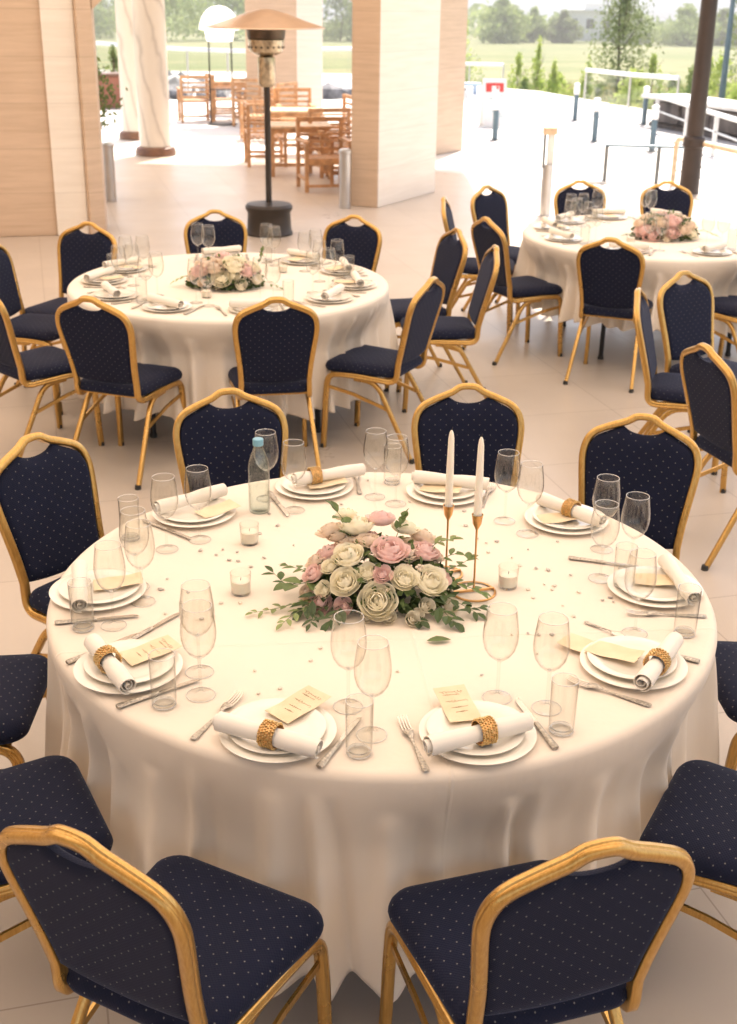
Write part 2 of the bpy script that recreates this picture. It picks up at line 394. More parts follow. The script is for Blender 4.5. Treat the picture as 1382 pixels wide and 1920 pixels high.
# unseen roof of the covered terrace; its solid slab is placed to darken the foreground
HC = 4.4
b = MB(); b.prism([(-9, -3), (6, -3), (6, -.1), (-9, -.1)], HC, HC + .25); structure('ceiling', b, M['ceiling_paint'], smooth=0)
aw = [(-9, -.1), (6, -.1), (6, 12.0), (2.2, 12.0), (2.2, 21), (-9, 21)]
b = MB(); b.add([(x, y, HC + .02) for x, y in aw], [tuple(range(6))]); structure('added_awning', b, M['added_awning'], smooth=0)  # translucent canvas, added to fill the seating with warm diffuse daylight
b = MB()
for k in range(11): b.box((-1.5 if k < 6 else -3.4, 0 + 2.09 * k, HC - .05), (14.9 if k < 6 else 11.1, .07, .13))
structure('added_awning_beams', b, M['white_paint'], smooth=0)  # beams made up to carry the added canvas
b = MB(); b.box((-1.5, -2.9, .35), (15, .2, .7)); b.box((-1.5, -2.9, 4.1), (15, .2, .58))
for k in range(5): b.box((-8.8 + 3.65 * k, -2.9, 2.25), (.4, .2, 3.1))
structure('added_back_wall', b, M['wall_paint'], smooth=0)      # unseen wall added behind the camera, its slots sized to let fill light in
b = MB(); b.prism([(-7.2, -2.79), (-7, -2.79), (-7, 11.5), (-7.2, 11.5)], 0, 4.39); structure('added_side_wall', b, M['wall_paint'], smooth=0)  # unseen left wall, added to darken the near chairs and bounce warm light

def wall(name, pts, z0, z1, mat, label, cat, extra=None):
    t = empty(name, (pts[0][0], pts[0][1], 0), 0, label, cat)
    m = MB().prism([(x - pts[0][0], y - pts[0][1]) for x, y in pts], z0, z1); m.build('shaft', M[mat], t, smooth=0, bevel=.012)
    return t
# left pier in two steps of cladding + moulded jamb
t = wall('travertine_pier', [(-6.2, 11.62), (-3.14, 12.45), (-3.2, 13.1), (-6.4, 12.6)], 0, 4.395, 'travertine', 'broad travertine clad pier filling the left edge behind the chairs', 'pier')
m = MB().prism([(3.064, .79), (3.36, .87), (3.3, 1.45), (3.0, 1.4)], 0, 4.395); m.build('pilaster', M['travertine_pale_lit'], t, smooth=0, bevel=.01)
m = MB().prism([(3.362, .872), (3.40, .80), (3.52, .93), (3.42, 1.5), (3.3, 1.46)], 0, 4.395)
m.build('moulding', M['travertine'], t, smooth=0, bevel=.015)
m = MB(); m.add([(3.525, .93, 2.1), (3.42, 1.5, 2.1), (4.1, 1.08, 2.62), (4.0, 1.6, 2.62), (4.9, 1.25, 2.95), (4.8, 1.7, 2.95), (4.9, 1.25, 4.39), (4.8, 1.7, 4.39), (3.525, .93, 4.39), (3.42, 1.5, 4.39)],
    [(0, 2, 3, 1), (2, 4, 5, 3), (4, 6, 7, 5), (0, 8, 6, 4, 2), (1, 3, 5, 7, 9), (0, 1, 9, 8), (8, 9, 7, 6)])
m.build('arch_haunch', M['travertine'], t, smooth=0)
t = wall('travertine_pillar', [(-.26, 14.62), (.05, 14.49), (.35, 15.9), (-.1, 15.9)], 0, 4.395, 'travertine', 'nearest tall arcade pillar, left face coloured as if shaded, beside the steel bin', 'pillar')
m = MB().prism([(.312, -.128), (1.03, 1.18), (.9, 1.5), (.5, 1.4)], 0, 4.395); m.build('lit_tone_face', M['travertine_pale_lit'], t, smooth=0, bevel=.01)  # paler copy of the stone, light from the open side put into colour
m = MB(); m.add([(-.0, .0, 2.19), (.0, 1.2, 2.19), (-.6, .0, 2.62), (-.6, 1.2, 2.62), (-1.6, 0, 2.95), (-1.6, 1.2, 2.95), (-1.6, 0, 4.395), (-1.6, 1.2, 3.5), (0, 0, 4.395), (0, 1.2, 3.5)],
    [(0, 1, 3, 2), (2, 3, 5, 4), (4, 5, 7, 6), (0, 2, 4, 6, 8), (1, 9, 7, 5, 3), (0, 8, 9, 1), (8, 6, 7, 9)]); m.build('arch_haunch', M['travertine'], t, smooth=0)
t = wall('travertine_pillar', [(.86, 19.6), (1.41, 20.45), (1.4, 21.1), (.6, 20.5)], 0, 4.395, 'travertine', 'slimmer pale pillar just right of and behind the nearest pillar', 'pillar')
m = MB().box((.0, .25, .72), (.04, .22, .03)); m.box((.0, .25, .82), (.04, .2, .03)); m.build('bracket', M['steel'], t)
t = wall('travertine_pillar', [(-2.42, 24.6), (-1.49, 24.9), (-1.1, 25.6), (-2.3, 25.6)], 0, 4.395, 'travertine', 'far square pillar behind the patio heater, faces coloured as shaded and lit', 'pillar')
m = MB().prism([(.933, .302), (1.42, .43), (1.3, 1.0)], 0, 4.395); m.build('lit_tone_face', M['travertine_pale_lit'], t, smooth=0, bevel=.01)  # light on this side is painted in with the paler stone
def column(x, y, r, label):
    t = empty('marble_column', (x, y, 0), 0, label, 'column', 'round marble columns by the open side')
    MB().lathe([(0, 0), (r * 1.28, 0), (r * 1.3, .05), (r * 1.2, .11), (r * 1.02, .13), (0, .13)], 40).build('plinth', M['brown_stone'], t)
    MB().lathe([(r * 1.0, .131), (r, 1.6), (r * .95, 4.39), (0, 4.39)], 40).build('shaft', M['marble'], t)
column(-3.29, 19.3, .235, 'thicker veined marble column on a brown base, the nearer of two')
column(-4.0, 21.5, .205, 'thinner veined marble column partly behind the nearer column')

# ------------------------------------------------------------------ banquet chair
def mirror(p): return [(-x, y, z) for x, y, z in p][::-1]
def yb(z): return -.188 - .125 * max(0, (z - .43) / .5) ** 1.05
def chair():
    root = empty('banquet_chair', label='navy banquet chair', cat='chair', group='navy and gold banquet chairs')
    hb = [(.202, .212, 0), (.198, .206, .13), (.196, .2, .28), (.194, .188, .41), (.19, .07, .418), (.183, -.08, .414), (.172, -.19, .416)]
    low = fillet(hb, [0, .02, .04, .055, .05, .05, 0], 6)[:-1]
    up = [(.165, -.186, .445), (.168, None, .50), (.174, None, .58), (.184, None, .66), (.194, None, .735), (.1965, None, .785), (.186, None, .828), (.16, None, .858), (.11, None, .882), (.06, None, .902), (.03, None, .920), (0, None, .9235)]
    up = [(x, yb(z) if y is None else y, z) for x, y, z in up]
    # bend from rail into back
    bend = fillet([(.183, -.08, .414), (.170, -.198, .402), (.168, yb(.5), .50)], .075, 7)
    right = low[:-7] + [p for p in bend[1:]] + [Vector(p) for p in catmull(up[1:], 5)][1:]
    # thin near duplicates
    pts = [right[0]]
    for p in right[1:]:
        if (p - pts[-1]).length > .006: pts.append(p)
    if abs(pts[-1].x) > 1e-4: pts[-1] = Vector((0, pts[-1].y, pts[-1].z))
    left = [Vector((-p.x, p.y, p.z)) for p in pts][:-1]
    path = left + pts[::-1]
    fr = make_frames(path, (-1, 0, 0))
    w_, d_ = .0125, .0145
    prof = [(w_, -.004), (w_ - .0025, -.0015), (w_ - .0025, .0015), (w_, .004), (w_ - .001, .010), (w_ - .005, d_), (-w_ + .003, d_), (-w_, d_ - .003), (-w_, -d_ + .003), (-w_ + .003, -d_), (w_ - .005, -d_), (w_ - .001, -.010)]
    nleg = next(i for i, p in enumerate(left) if p.z > .36)
    n = len(path)
    def seg(i0, i1, name):
        return MB().sweep(path[i0:i1 + 1], prof, frames=fr[i0:i1 + 1], cap=True).build(name, M['gold'], root, smooth=50)
    seg(nleg, n - 1 - nleg, 'back_frame')
    legs = [seg(0, nleg, 'leg'), seg(n - 1 - nleg, n - 1, 'leg')]
    for s in (-1, 1):
        lp = fillet([(.176, .04, .399), (.176, -.09, .392), (.208, -.315, 0)], .07, 7)
        lp = [(s * p.x, p.y, p.z) for p in lp]
        pr = [(.011, -.008), (.011, .008), (.008, .011), (-.008, .011), (-.011, .008), (-.011, -.008), (-.008, -.011), (.008, -.011)]
        legs.append(MB().sweep(lp, pr, (s, 0, 0)).build('leg', M['gold'], root, smooth=50))
        MB().sweep([(s * .196, .198, .345), (s * .19, .04, .318), (s * .186, -.155, .262)], [(.004, -.009), (.004, .009), (-.004, .009), (-.004, -.009)], (s, 0, 0)).build('stretcher', M['gold'], root, smooth=30)
    for lg, (x, y) in zip(legs, [(-.202, .2125), (.202, .2125), (-.208, -.316), (.208, -.316)]):
        MB().lathe([(0, 0), (.0155, 0), (.0155, .012), (.0135, .022), (0, .022)], 12, Matrix.Translation((x, y, 0))).build('foot_cap', M['rubber'], lg)
    m = MB().sweep([(-.185, .165, .424), (.185, .165, .424)], [(.009, -.011), (.009, .011), (-.009, .011), (-.009, -.011)], (0, 0, 1))
    m.build('seat_rail', M['gold'], root, smooth=30)
    MB().sweep([(-.168, -.165, .424), (.168, -.165, .424)], [(.009, -.011), (.009, .011), (-.009, .011), (-.009, -.011)], (0, 0, 1)).build('seat_rail', M['gold'], root, smooth=30)
    # seat cushion: rings of a rounded trapezoid
    def ring(hw0, hw1, y0, y1, r, n=7):
        P = []
        for cx, cy, a0 in ((hw1 - r, y1 - r, 0), (-(hw1 - r), y1 - r, 90), (-(hw0 - r), y0 + r, 180), (hw0 - r, y0 + r, 270)):
            for k in range(n): a = R(a0 + 90 * k / (n - 1)); P.append((cx + r * math.cos(a), cy + r * math.sin(a)))
        return P
    V = []; F = []; lev = [(-.03, .4285), (-.008, .4285), (0, .434), (.004, .447), (.001, .462), (-.008, .4745), (-.024, .4835), (-.06, .489), (-.11, .492)]
    for off, z in lev:
        rg = ring(.183 + off, .21 + off, -.205 - off, .215 + off, max(.012, .062 + off))
        N = len(rg)
        for x, y in rg: V.append((x, y, z - .004 * (y / .2) ** 2 * (z > .46)))
    for i in range(len(lev) - 1):
        for k in range(N): F.append((i * N + k, i * N + (k + 1) % N, (i + 1) * N + (k + 1) % N, (i + 1) * N + k))
    F += [tuple(range(N))[::-1], tuple((len(lev) - 1) * N + k for k in range(N))]
    MB().add(V, F).build('seat', M['fabric'], root, smooth=60, uv=True)
    # back panel, Coons patch between the frame sides
    side = [(x, z) for x, z in [(.156, .502), (.159, .55), (.166, .61), (.176, .68), (.184, .74), (.1855, .785)]]
    sidec = [(p.x, p.z) for p in catmull([(x, 0, z) for x, z in side], 4)]
    topc = [(.1855, .785), (.176, .818), (.155, .843), (.108, .867), (.078, .8825), (.066, .880), (.048, .870), (.025, .864), (0, .862)]
    topc = [(p.x, p.z) for p in catmull([(x, 0, z) for x, z in topc], 3)]
    top = [(-x, z) for x, z in topc] + topc[::-1][1:]
    NU = len(top) - 1; NV = len(sidec) - 1
    def bot(u): return ((u * 2 - 1) * .156, .502 - .016 * (1 - (2 * u - 1) ** 2))
    grid = []
    for j in range(NV + 1):
        v = j / NV; row = []
        for i in range(NU + 1):
            u = i / NU; L = (-sidec[j][0], sidec[j][1]); Rr = sidec[j]; T = top[i]; B = bot(u)
            pt = [(1 - v) * B[k] + v * T[k] + (1 - u) * L[k] + u * Rr[k] - ((1 - u) * (1 - v) * bot(0)[k] + u * (1 - v) * bot(1)[k] + (1 - u) * v * top[0][k] + u * v * top[-1][k]) for k in (0, 1)]
            row.append(pt)
        grid.append(row)
    V = []; F = []; W1 = NU + 1
    for sgn in (1, -1):
        for j in range(NV + 1):
            for i in range(NU + 1):
                x, z = grid[j][i]; e = min(i, NU - i) / 4.0; g = min(j, NV - j) / 3.0
                q = (1 - (1 - min(1, e)) ** 2.5) * (1 - (1 - min(1, g)) ** 2.5)
                off = (.006 + (.014 if sgn > 0 else .008) * q) * sgn
                V.append((x, yb(z) + off, z))
    N1 = W1 * (NV + 1)
    for j in range(NV):
        for i in range(NU):
            a = j * W1 + i; F += [(a, a + W1, a + W1 + 1, a + 1), (N1 + a, N1 + a + 1, N1 + a + W1 + 1, N1 + a + W1)]
    bd = [j * W1 for j in range(NV + 1)][::-1] + list(range(1, NU + 1)) + [j * W1 + NU for j in range(1, NV + 1)] + [NV * W1 + i for i in range(NU - 1, 0, -1)]
    for k in range(len(bd)):
        a, c = bd[k], bd[(k + 1) % len(bd)]; F.append((a, c, N1 + c, N1 + a))
    MB().add(V, F).build('backrest', M['fabric'], root, smooth=60, uv=True)
    return root
CH = chair()
ft = 'front table'; lt = 'left back table'; rt = 'right back table'
chairs = [
 (-.349, 1.985, -28, 'navy gold framed chair nearest the camera at bottom left, back to us'),
 (.307, 2.0, 18, 'navy gold framed chair nearest the camera at bottom right, back to us'),
 (-.842, 2.37, -63, 'navy chair cut by the left edge, its dark dotted seat behind the bottom left chair'),
 (.905, 2.39, 62, 'navy chair cut by the right edge, its dotted seat behind the bottom right chair'),
 (-1.11, 2.93, -88, 'navy chair at the left edge, only its seat tucked under the front cloth'),
 (1.20, 3.08, 92, 'navy chair at the right edge, only a strip of seat beside the front cloth'),
 (-.83, 3.56, -125, 'navy dotted chair facing us at the left edge behind the front table'),
 (-.431, 3.969, 195, 'navy dotted chair facing us behind the water bottle'),
 (.372, 4.064, 182, 'navy dotted chair facing us behind the two tall candles'),
 (.83, 3.753, 158, 'navy dotted chair facing us at the right rear of the front table'),
 (-1.857, 7.436, 161, 'navy chair at the left back table standing before the travertine pier'),
 (-.993, 7.962, 189, 'navy chair at the left back table, behind its flowers'),
 (-.242, 7.853, 156, 'navy chair at the left back table, right of the heater base'),
 (-1.93, 7.02, -106, 'navy chair at far left edge, facing right, farther of the two there'),
 (-1.73, 6.24, -44, 'navy chair at far left edge with its back to us, nearer of the two there'),
 (-1.217, 5.989, -20, 'navy chair with its back to us at the left front of the left back table'),
 (-.505, 6.039, 11, 'navy chair with its back to us at the middle front of the left back table'),
 (.03, 6.37, 64, 'navy quilted chair turned sideways at the right of the left back table'),
 (.23, 7.58, 110, 'dark chair right of the left back table, farther one with a pale handle hole'),
 (.40, 7.12, 94, 'dark chair seen almost edge on between the two back tables'),
 (.81, 8.95, -98, 'narrow blue chair back farthest left of the right back table'),
 (1.082, 9.394, -134, 'bright blue chair facing us at the left rear of the right back table'),
 (1.008, 8.269, -63, 'dark chair sideways at the left of the right back table, seat facing right'),
 (1.542, 7.733, -22, 'dark chair with its back to us at the front of the right back table'),
 (1.66, 9.675, 186, 'navy chair behind the right back table, left of the bronze pole'),
 (2.307, 9.705, 177, 'navy chair behind the right back table, in front of the bronze pole'),
 (2.98, 9.15, 120, 'navy chair at the right edge behind the right back table, barely in view'),
 (2.33, 7.80, 40, 'navy chair at the right edge before the right back table, seat showing'),
 (1.816, 6.235, -145, 'bright blue chair facing us between the right back table and right edge'),
 (1.608, 5.949, -107, 'blue chair seen edge on, left of the bright blue chair facing us'),
 (1.676, 5.082, -72, 'black looking chair with its back to us at the right edge, above the front table'),
]
for x, y, a, lab in chairs:
    place(CH, (x, y, 0), R(a), lab)

# ------------------------------------------------------------------ tables and cloths
def round_table(x, y, label, dark=False):
    t = empty('round_table', (x, y, 0), 0, label, 'table', 'round banquet tables under white cloths')
    MB().lathe([(0, .715), (.87, .715), (.885, .72), (.885, .735), (.87, .74), (0, .74)], 64).build('tabletop', M['table_wood'], t)
    for k in range(4):
        a = R(45 + 90 * k + 8); X, Y = math.cos(a) * .62, math.sin(a) * .62
        lg = MB().tube([(X, Y, .714), (X * 1.03, Y * 1.03, .02)], .016, 10).build('leg', M['black_metal'], t)
        MB().lathe([(0, 0), (.02, 0), (.02, .02), (0, .02)], 12, Matrix.Translation((X * 1.03, Y * 1.03, 0))).build('foot_cap', M['rubber'], lg)
def drape(x, y, seed, mat, label, hem=.17, Rt=.893, amp=1.0):
    rnd = random.Random(seed)
    NA, NZ = 720, 40
    lim = [9.0] * NA      # how far out the cloth may hang before it meets a seat pushed under the table
    for (cx, cy2, ca, _) in chairs:
        if math.hypot(cx - x, cy2 - y) > 1.6 or (cx, cy2) in ((-1.11, 2.93), (1.20, 3.08)): continue
        c_, s_ = math.cos(R(ca)), math.sin(R(ca))
        for i in range(NA):
            th = 2 * PI * i / NA; q = .70
            while q < min(lim[i], 1.25):
                dx, dy = x + q * math.cos(th) - cx, y + q * math.sin(th) - cy2; lx, ly = dx * c_ + dy * s_, -dx * s_ + dy * c_
                if abs(lx) < .232 and abs(ly) < .236: lim[i] = q; break
                q += .004
    lim = [max(.82, min(l, 1.1)) for l in lim]
    w_ = 9; lim = [min(lim[(i + k) % NA] + .00005 * abs(k) ** 2.1 for k in range(-40, 41)) for i in range(NA)]
    lim = [sum(lim[(i + k) % NA] for k in range(-14, 15)) / 29 for i in range(NA)]
    folds = []; a = rnd.random() * .3
    while a < 2 * PI - .12:
        folds.append((a, .022 + .034 * rnd.random(), .35 + .85 * rnd.random() ** 1.3, rnd.uniform(-.12, .12), rnd.uniform(.0, .45))); a += rnd.uniform(.085, .21)
    V = []; F = []
    rad = [0, .1, .2, .3, .4, .5, .6, .7, .78, .84, .87]
    rows = [(r, .7475, 0) for r in rad]
    for k in range(5): t = (k + 1) / 5 * PI / 2; rows.append((.873 + .021 * math.sin(t), .7265 + .021 * math.cos(t), 0))
    for k in range(1, NZ + 1): s = k / NZ; rows.append((Rt + .001, .7265 - (.7265 - hem) * s, s))
    for (r, z, s) in rows:
        for i in range(NA):
            th = 2 * PI * i / NA; rr = r; zz = z
            if s > 0:
                f = 0
                for (a0, wd, am, sl, st) in folds:
                    d = (th - a0 - sl * s * .5 + PI) % (2 * PI) - PI
                    if abs(d) < 4 * wd:
                        g = max(0, (s - st * .5) / (1 - st * .5)); ww = wd * (.55 + .45 * s)
                        f += am * g ** .4 * (math.exp(-(d / ww) ** 2) - .42 * math.exp(-((d - wd * 1.6) / ww) ** 2))
                rr = r + amp * (.024 * s + .12 * f * s ** .45 + .004 * math.sin(th * 37 + seed) * s)
                rr = max(rr, Rt - .06 * s)
                kf = max(.68, min(1, (lim[i] - .90) / .18)); rr = Rt + (rr - Rt) * kf
                t_ = max(0, min(1, (.725 - z) / .22)); t_ = t_ * t_ * (3 - 2 * t_); rr += min(0, lim[i] - .03 - Rt) * t_
                zz = z - (.015 * (f - .3) - .012 * math.sin(th * 2 + seed) ) * s * s
            V.append((rr * math.cos(th), rr * math.sin(th), zz))
    n = len(rows)
    for j in range(1, n - 1):
        for i in range(NA): F.append((j * NA + i, (j + 1) * NA + i, (j + 1) * NA + (i + 1) % NA, j * NA + (i + 1) % NA))
    F.append(tuple(NA + i for i in range(NA)))
    V = V[:]
    o = MB().add(V, F).build('tablecloth', M[mat], None, smooth=80, weld=False)
    # drop the unused inner ring
    bm = bmesh.new(); bm.from_mesh(o.data); bmesh.ops.delete(bm, geom=[v for v in bm.verts if not v.link_faces], context='VERTS'); bmesh.ops.recalc_face_normals(bm, faces=bm.faces); bm.to_mesh(o.data); bm.free()
    so_ = o.modifiers.new('thick', 'SOLIDIFY'); so_.thickness = .0016; so_.offset = 1
    o.location = (x, y, 0); tag(o, label, 'tablecloth', 'white cloths on the round tables')
T1 = (.039, 3.052); T2 = (-.798, 6.909); T3 = (1.94, 8.64)
round_table(*T1, 'round table in the foreground hidden under its ivory cloth')
round_table(*T2, 'round table at middle left, hidden under its ivory cloth')
round_table(*T3, 'round table at the right back, dark legs under a pale cloth')
drape(*T1, 5, 'cloth_front', 'large ivory cloth falling in folds from the foreground table', .165)
drape(*T2, 11, 'cloth_back', 'ivory cloth with scalloped hem on the middle left table', .19)
drape(*T3, 19, 'cloth_back', 'pale cloth with short skirt on the right back table', .26)
ZT = .7495

# ------------------------------------------------------------------ tableware
def wine():
    pr = [(0, 0), (.031, 0), (.0335, .0008), (.0335, .0018), (.022, .0036), (.009, .0062), (.0042, .011), (.0034, .025), (.0033, .06), (.0036, .088), (.006, .096), (.015, .1025), (.0265, .1125), (.0355, .127), (.0400, .145), (.0412, .160), (.0398, .180), (.0365, .203), (.0335, .2245), (.0330, .2257), (.0323, .2250), (.0353, .203), (.0387, .180), (.0401, .160), (.0389, .145), (.0344, .1275), (.0256, .1140), (.014, .1052), (.005, .1010), (0, .1003)]
    o = MB().lathe(pr, 40).build('wine_glass', M['glass'], None, smooth=70); rimmed(o, [(.0327, .2256, .0009), (.0332, .0013, .0010), (.0035, .0985, .0022)]); return tag(o, 'wine glass', 'wine glass', 'wine glasses on the tables')
def rimmed(o, rings):
    me = o.data; me.materials.append(M['glass_edge']); bm = bmesh.new(); bm.from_mesh(me)
    for rr, z, t in rings:
        g = [[bm.verts.new(((rr + t * math.cos(2 * PI * k / 6)) * math.cos(2 * PI * i / 40), (rr + t * math.cos(2 * PI * k / 6)) * math.sin(2 * PI * i / 40), z + t * math.sin(2 * PI * k / 6))) for k in range(6)] for i in range(40)]
        for i in range(40):
            for k in range(6):
                f = bm.faces.new((g[i][k], g[(i + 1) % 40][k], g[(i + 1) % 40][(k + 1) % 6], g[i][(k + 1) % 6])); f.material_index = 1; f.smooth = True
    bm.to_mesh(me); bm.free(); return o
def tumbler():
    pr = [(0, 0), (.0255, 0), (.0275, .002), (.0285, .02), (.0298, .129), (.0294, .1302), (.0288, .129), (.0274, .02), (.0258, .0125), (.018, .0105), (0, .010)]
    o = MB().lathe(pr, 36).build('tumbler', M['glass'], None, smooth=70); rimmed(o, [(.0293, .1300, .0010), (.0262, .0035, .0018), (.0225, .0105, .0012)]); return tag(o, 'tumbler', 'tumbler', 'straight water tumblers on the tables')
def plate(r, name):
    k = r / .128
    pr = [(0, .004), (.072 * k, .004), (.078 * k, 0), (.083 * k, 0), (.086 * k, .004), (.128 * k, .0125), (.1285 * k, .0140), (.126 * k, .0150), (.090 * k, .0080), (.082 * k, .0062), (0, .0062)]
    o = MB().lathe(pr, 72).build(name, M['porcelain'], None, smooth=50); return tag(o, name, 'plate', name.replace('_', ' ') + 's of the place settings')
def roll(L=.245, r=.021, s=0):
    rnd = random.Random(s); V = []; F = []; n = 64; T = 2.6 * 2 * PI; NL = 14
    for j in range(NL + 1):
        u = j / NL; x = (u - .5) * L; k = 1 - .10 * math.exp(-((u - .5) / .12) ** 2) + .05 * math.sin(u * 9 + s)
        sag = .0
        for i in range(n):
            t = T * i / (n - 1); rr = r * (.22 + .78 * t / T) * k
            for q in (0, 1):
                r2 = rr - q * .0016
                V.append((x + .012 * math.sin(t * .5 + s) * (1 if j in (0, NL) else 0) * .4, r2 * math.cos(t + s), max(-r * .93, r2 * math.sin(t + s) * .93)))
    st = n * 2
    for j in range(NL):
        for i in range(n - 1):
            a = j * st + i * 2; b2 = a + 2; c = a + st; d = b2 + st
            F += [(a, b2, d, c), (a + 1, c + 1, d + 1, b2 + 1)]
        a = j * st + (n - 1) * 2; F.append((a, a + 1, a + 1 + st, a + st)); a = j * st; F.append((a, a + st, a + st + 1, a + 1))
    for j in (0, NL):
        for i in range(n - 1):
            a = j * st + i * 2; F.append((a, a + 1, a + 3, a + 2))
    V = [(x, y, z + r * .93) for x, y, z in V]
    o = MB().add(V, F).build('rolled_napkin', M['napkin'], None, smooth=60); return tag(o, 'napkin', 'napkin', 'rolled ivory napkins on the plates')
def ring():
    t = empty('napkin_ring', label='napkin ring', cat='napkin ring', group='gold beaded napkin rings')
    Mx = Matrix.Rotation(PI / 2, 4, 'Y')
    MB().lathe([(.0255, -.018), (.0270, -.018), (.0270, .018), (.0255, .018), (.0255, -.018)], 36, Mx).build('band', M['brass'], t)
    m = MB(); rnd = random.Random(1)
    for j in range(6):
        for k in range(26):
            a = 2 * PI * (k + .5 * (j % 2)) / 26 + rnd.uniform(-.04, .04); x = -.0155 + .0062 * j + rnd.uniform(-.001, .001); rr = .0275
            m.ball((x, rr * math.cos(a), rr * math.sin(a)), rnd.uniform(.0024, .0036), 6, 4)
    m.build('beads', M['ring_gold'], t, smooth=40, weld=False); return t
def fork():
    t = empty('fork', label='fork', cat='fork', group='silver forks on the tables')
    def zf(x): return .003 + .006 * math.exp(-((x - .135) / .02) ** 2) + .007 * max(0, (x - .16) / .05) ** 2
    V = []; F = []; xs_ = [0, .004, .012, .03, .06, .085, .10, .118, .135, .15, .158]
    ws = [.004, .0078, .0088, .0074, .0056, .0040, .0030, .0035, .008, .0125, .0130]
    for x, w2 in zip(xs_, ws):
        for y, dz in ((-w2, 0), (w2, 0), (w2 * .8, .0022), (-w2 * .8, .0022)): V.append((x, y, zf(x) + dz))
    for i in range(len(xs_) - 1):
        for k in range(4): F.append((i * 4 + k, i * 4 + (k + 1) % 4, i * 4 + 4 + (k + 1) % 4, i * 4 + 4 + k))
    F += [(3, 2, 1, 0), tuple(len(V) - 4 + k for k in range(4))]
    hd = MB().add(V, F); hd.build('handle', M['silver_ornate'], t, smooth=50)
    m = MB()
    for k in range(4):
        y = -.0098 + .0065 * k; path = [(.157, y, zf(.157) + .001), (.175, y, zf(.175) + .001), (.195, y * .97, zf(.195) + .001), (.210, y * .93, zf(.208) + .001)]
        m.sweep(catmull(path, 3), [(.0009, -.0018), (.0009, .0018), (-.0009, .0018), (-.0009, -.0018)], (0, 0, 1), scale=[1] * 8 + [.8, .45])
    m.build('tines', M['silver'], t, smooth=40); return t
def knife():
    t = empty('table_knife', label='knife', cat='knife', group='silver knives on the tables')
    V = []; F = []; xs_ = [0, .003, .012, .04, .075, .10, .106]; ws = [.005, .0088, .0095, .0075, .0062, .0070, .0050]
    for x, w2 in zip(xs_, ws):
        for k in range(8): a = 2 * PI * k / 8; V.append((x, w2 * math.cos(a), .0048 + .0042 * math.sin(a)))
    for i in range(len(xs_) - 1):
        for k in range(8): F.append((i * 8 + k, i * 8 + (k + 1) % 8, i * 8 + 8 + (k + 1) % 8, i * 8 + 8 + k))
    F += [tuple(range(8))[::-1], tuple(len(V) - 8 + k for k in range(8))]
    MB().add(V, F).build('handle', M['silver_ornate'], t, smooth=60)
    top = [(.104, .004), (.118, .0058), (.14, .0075), (.17, .0085), (.195, .0078), (.208, .0045), (.213, -.0035)]
    bt = [(.104, -.004), (.118, -.0046), (.14, -.0048), (.17, -.0048), (.195, -.0048), (.206, -.0046), (.213, -.0045)]
    V = []; F = []
    for (x, y), (x2, y2) in zip(top, bt): V += [(x, y, .0045), (x2, y2, .0045), (x2, y2, .0066), (x, y, .0050)]
    for i in range(6):
        for k in range(4): F.append((i * 4 + k, i * 4 + (k + 1) % 4, i * 4 + 4 + (k + 1) % 4, i * 4 + 4 + k))
    F += [(3, 2, 1, 0), (24, 25, 26, 27)]
    MB().add(V, F).build('blade', M['silver'], t, smooth=30); return t
def spoon():
    t = empty('teaspoon', label='spoon', cat='spoon')
    V = []; F = []; xs_ = [0, .004, .02, .05, .075, .085]; ws = [.003, .0058, .0056, .003, .0022, .0028]
    for x, w2 in zip(xs_, ws):
        for y, dz in ((-w2, 0), (w2, 0), (w2 * .8, .002), (-w2 * .8, .002)): V.append((x, y, .003 + dz + .004 * math.exp(-((x - .07) / .02) ** 2)))
    for i in range(5):
        for k in range(4): F.append((i * 4 + k, i * 4 + (k + 1) % 4, i * 4 + 4 + (k + 1) % 4, i * 4 + 4 + k))
    F += [(3, 2, 1, 0), (20, 21, 22, 23)]
    MB().add(V, F).build('handle', M['silver_ornate'], t, smooth=50)
    V = []; F = []
    for j in range(7):
        rr = j / 6
        for k in range(16):
            a = 2 * PI * k / 16; V.append((.103 + .021 * rr * math.cos(a), .0125 * rr * math.sin(a), .001 + .0055 * rr ** 2))
    for j in range(6):
        for k in range(16): F.append((j * 16 + k, j * 16 + (k + 1) % 16, j * 16 + 16 + (k + 1) % 16, j * 16 + 16 + k))
    o = MB().add(V, F).build('bowl', M['silver'], t, smooth=80); q = o.modifiers.new('t', 'SOLIDIFY'); q.thickness = .001; return t
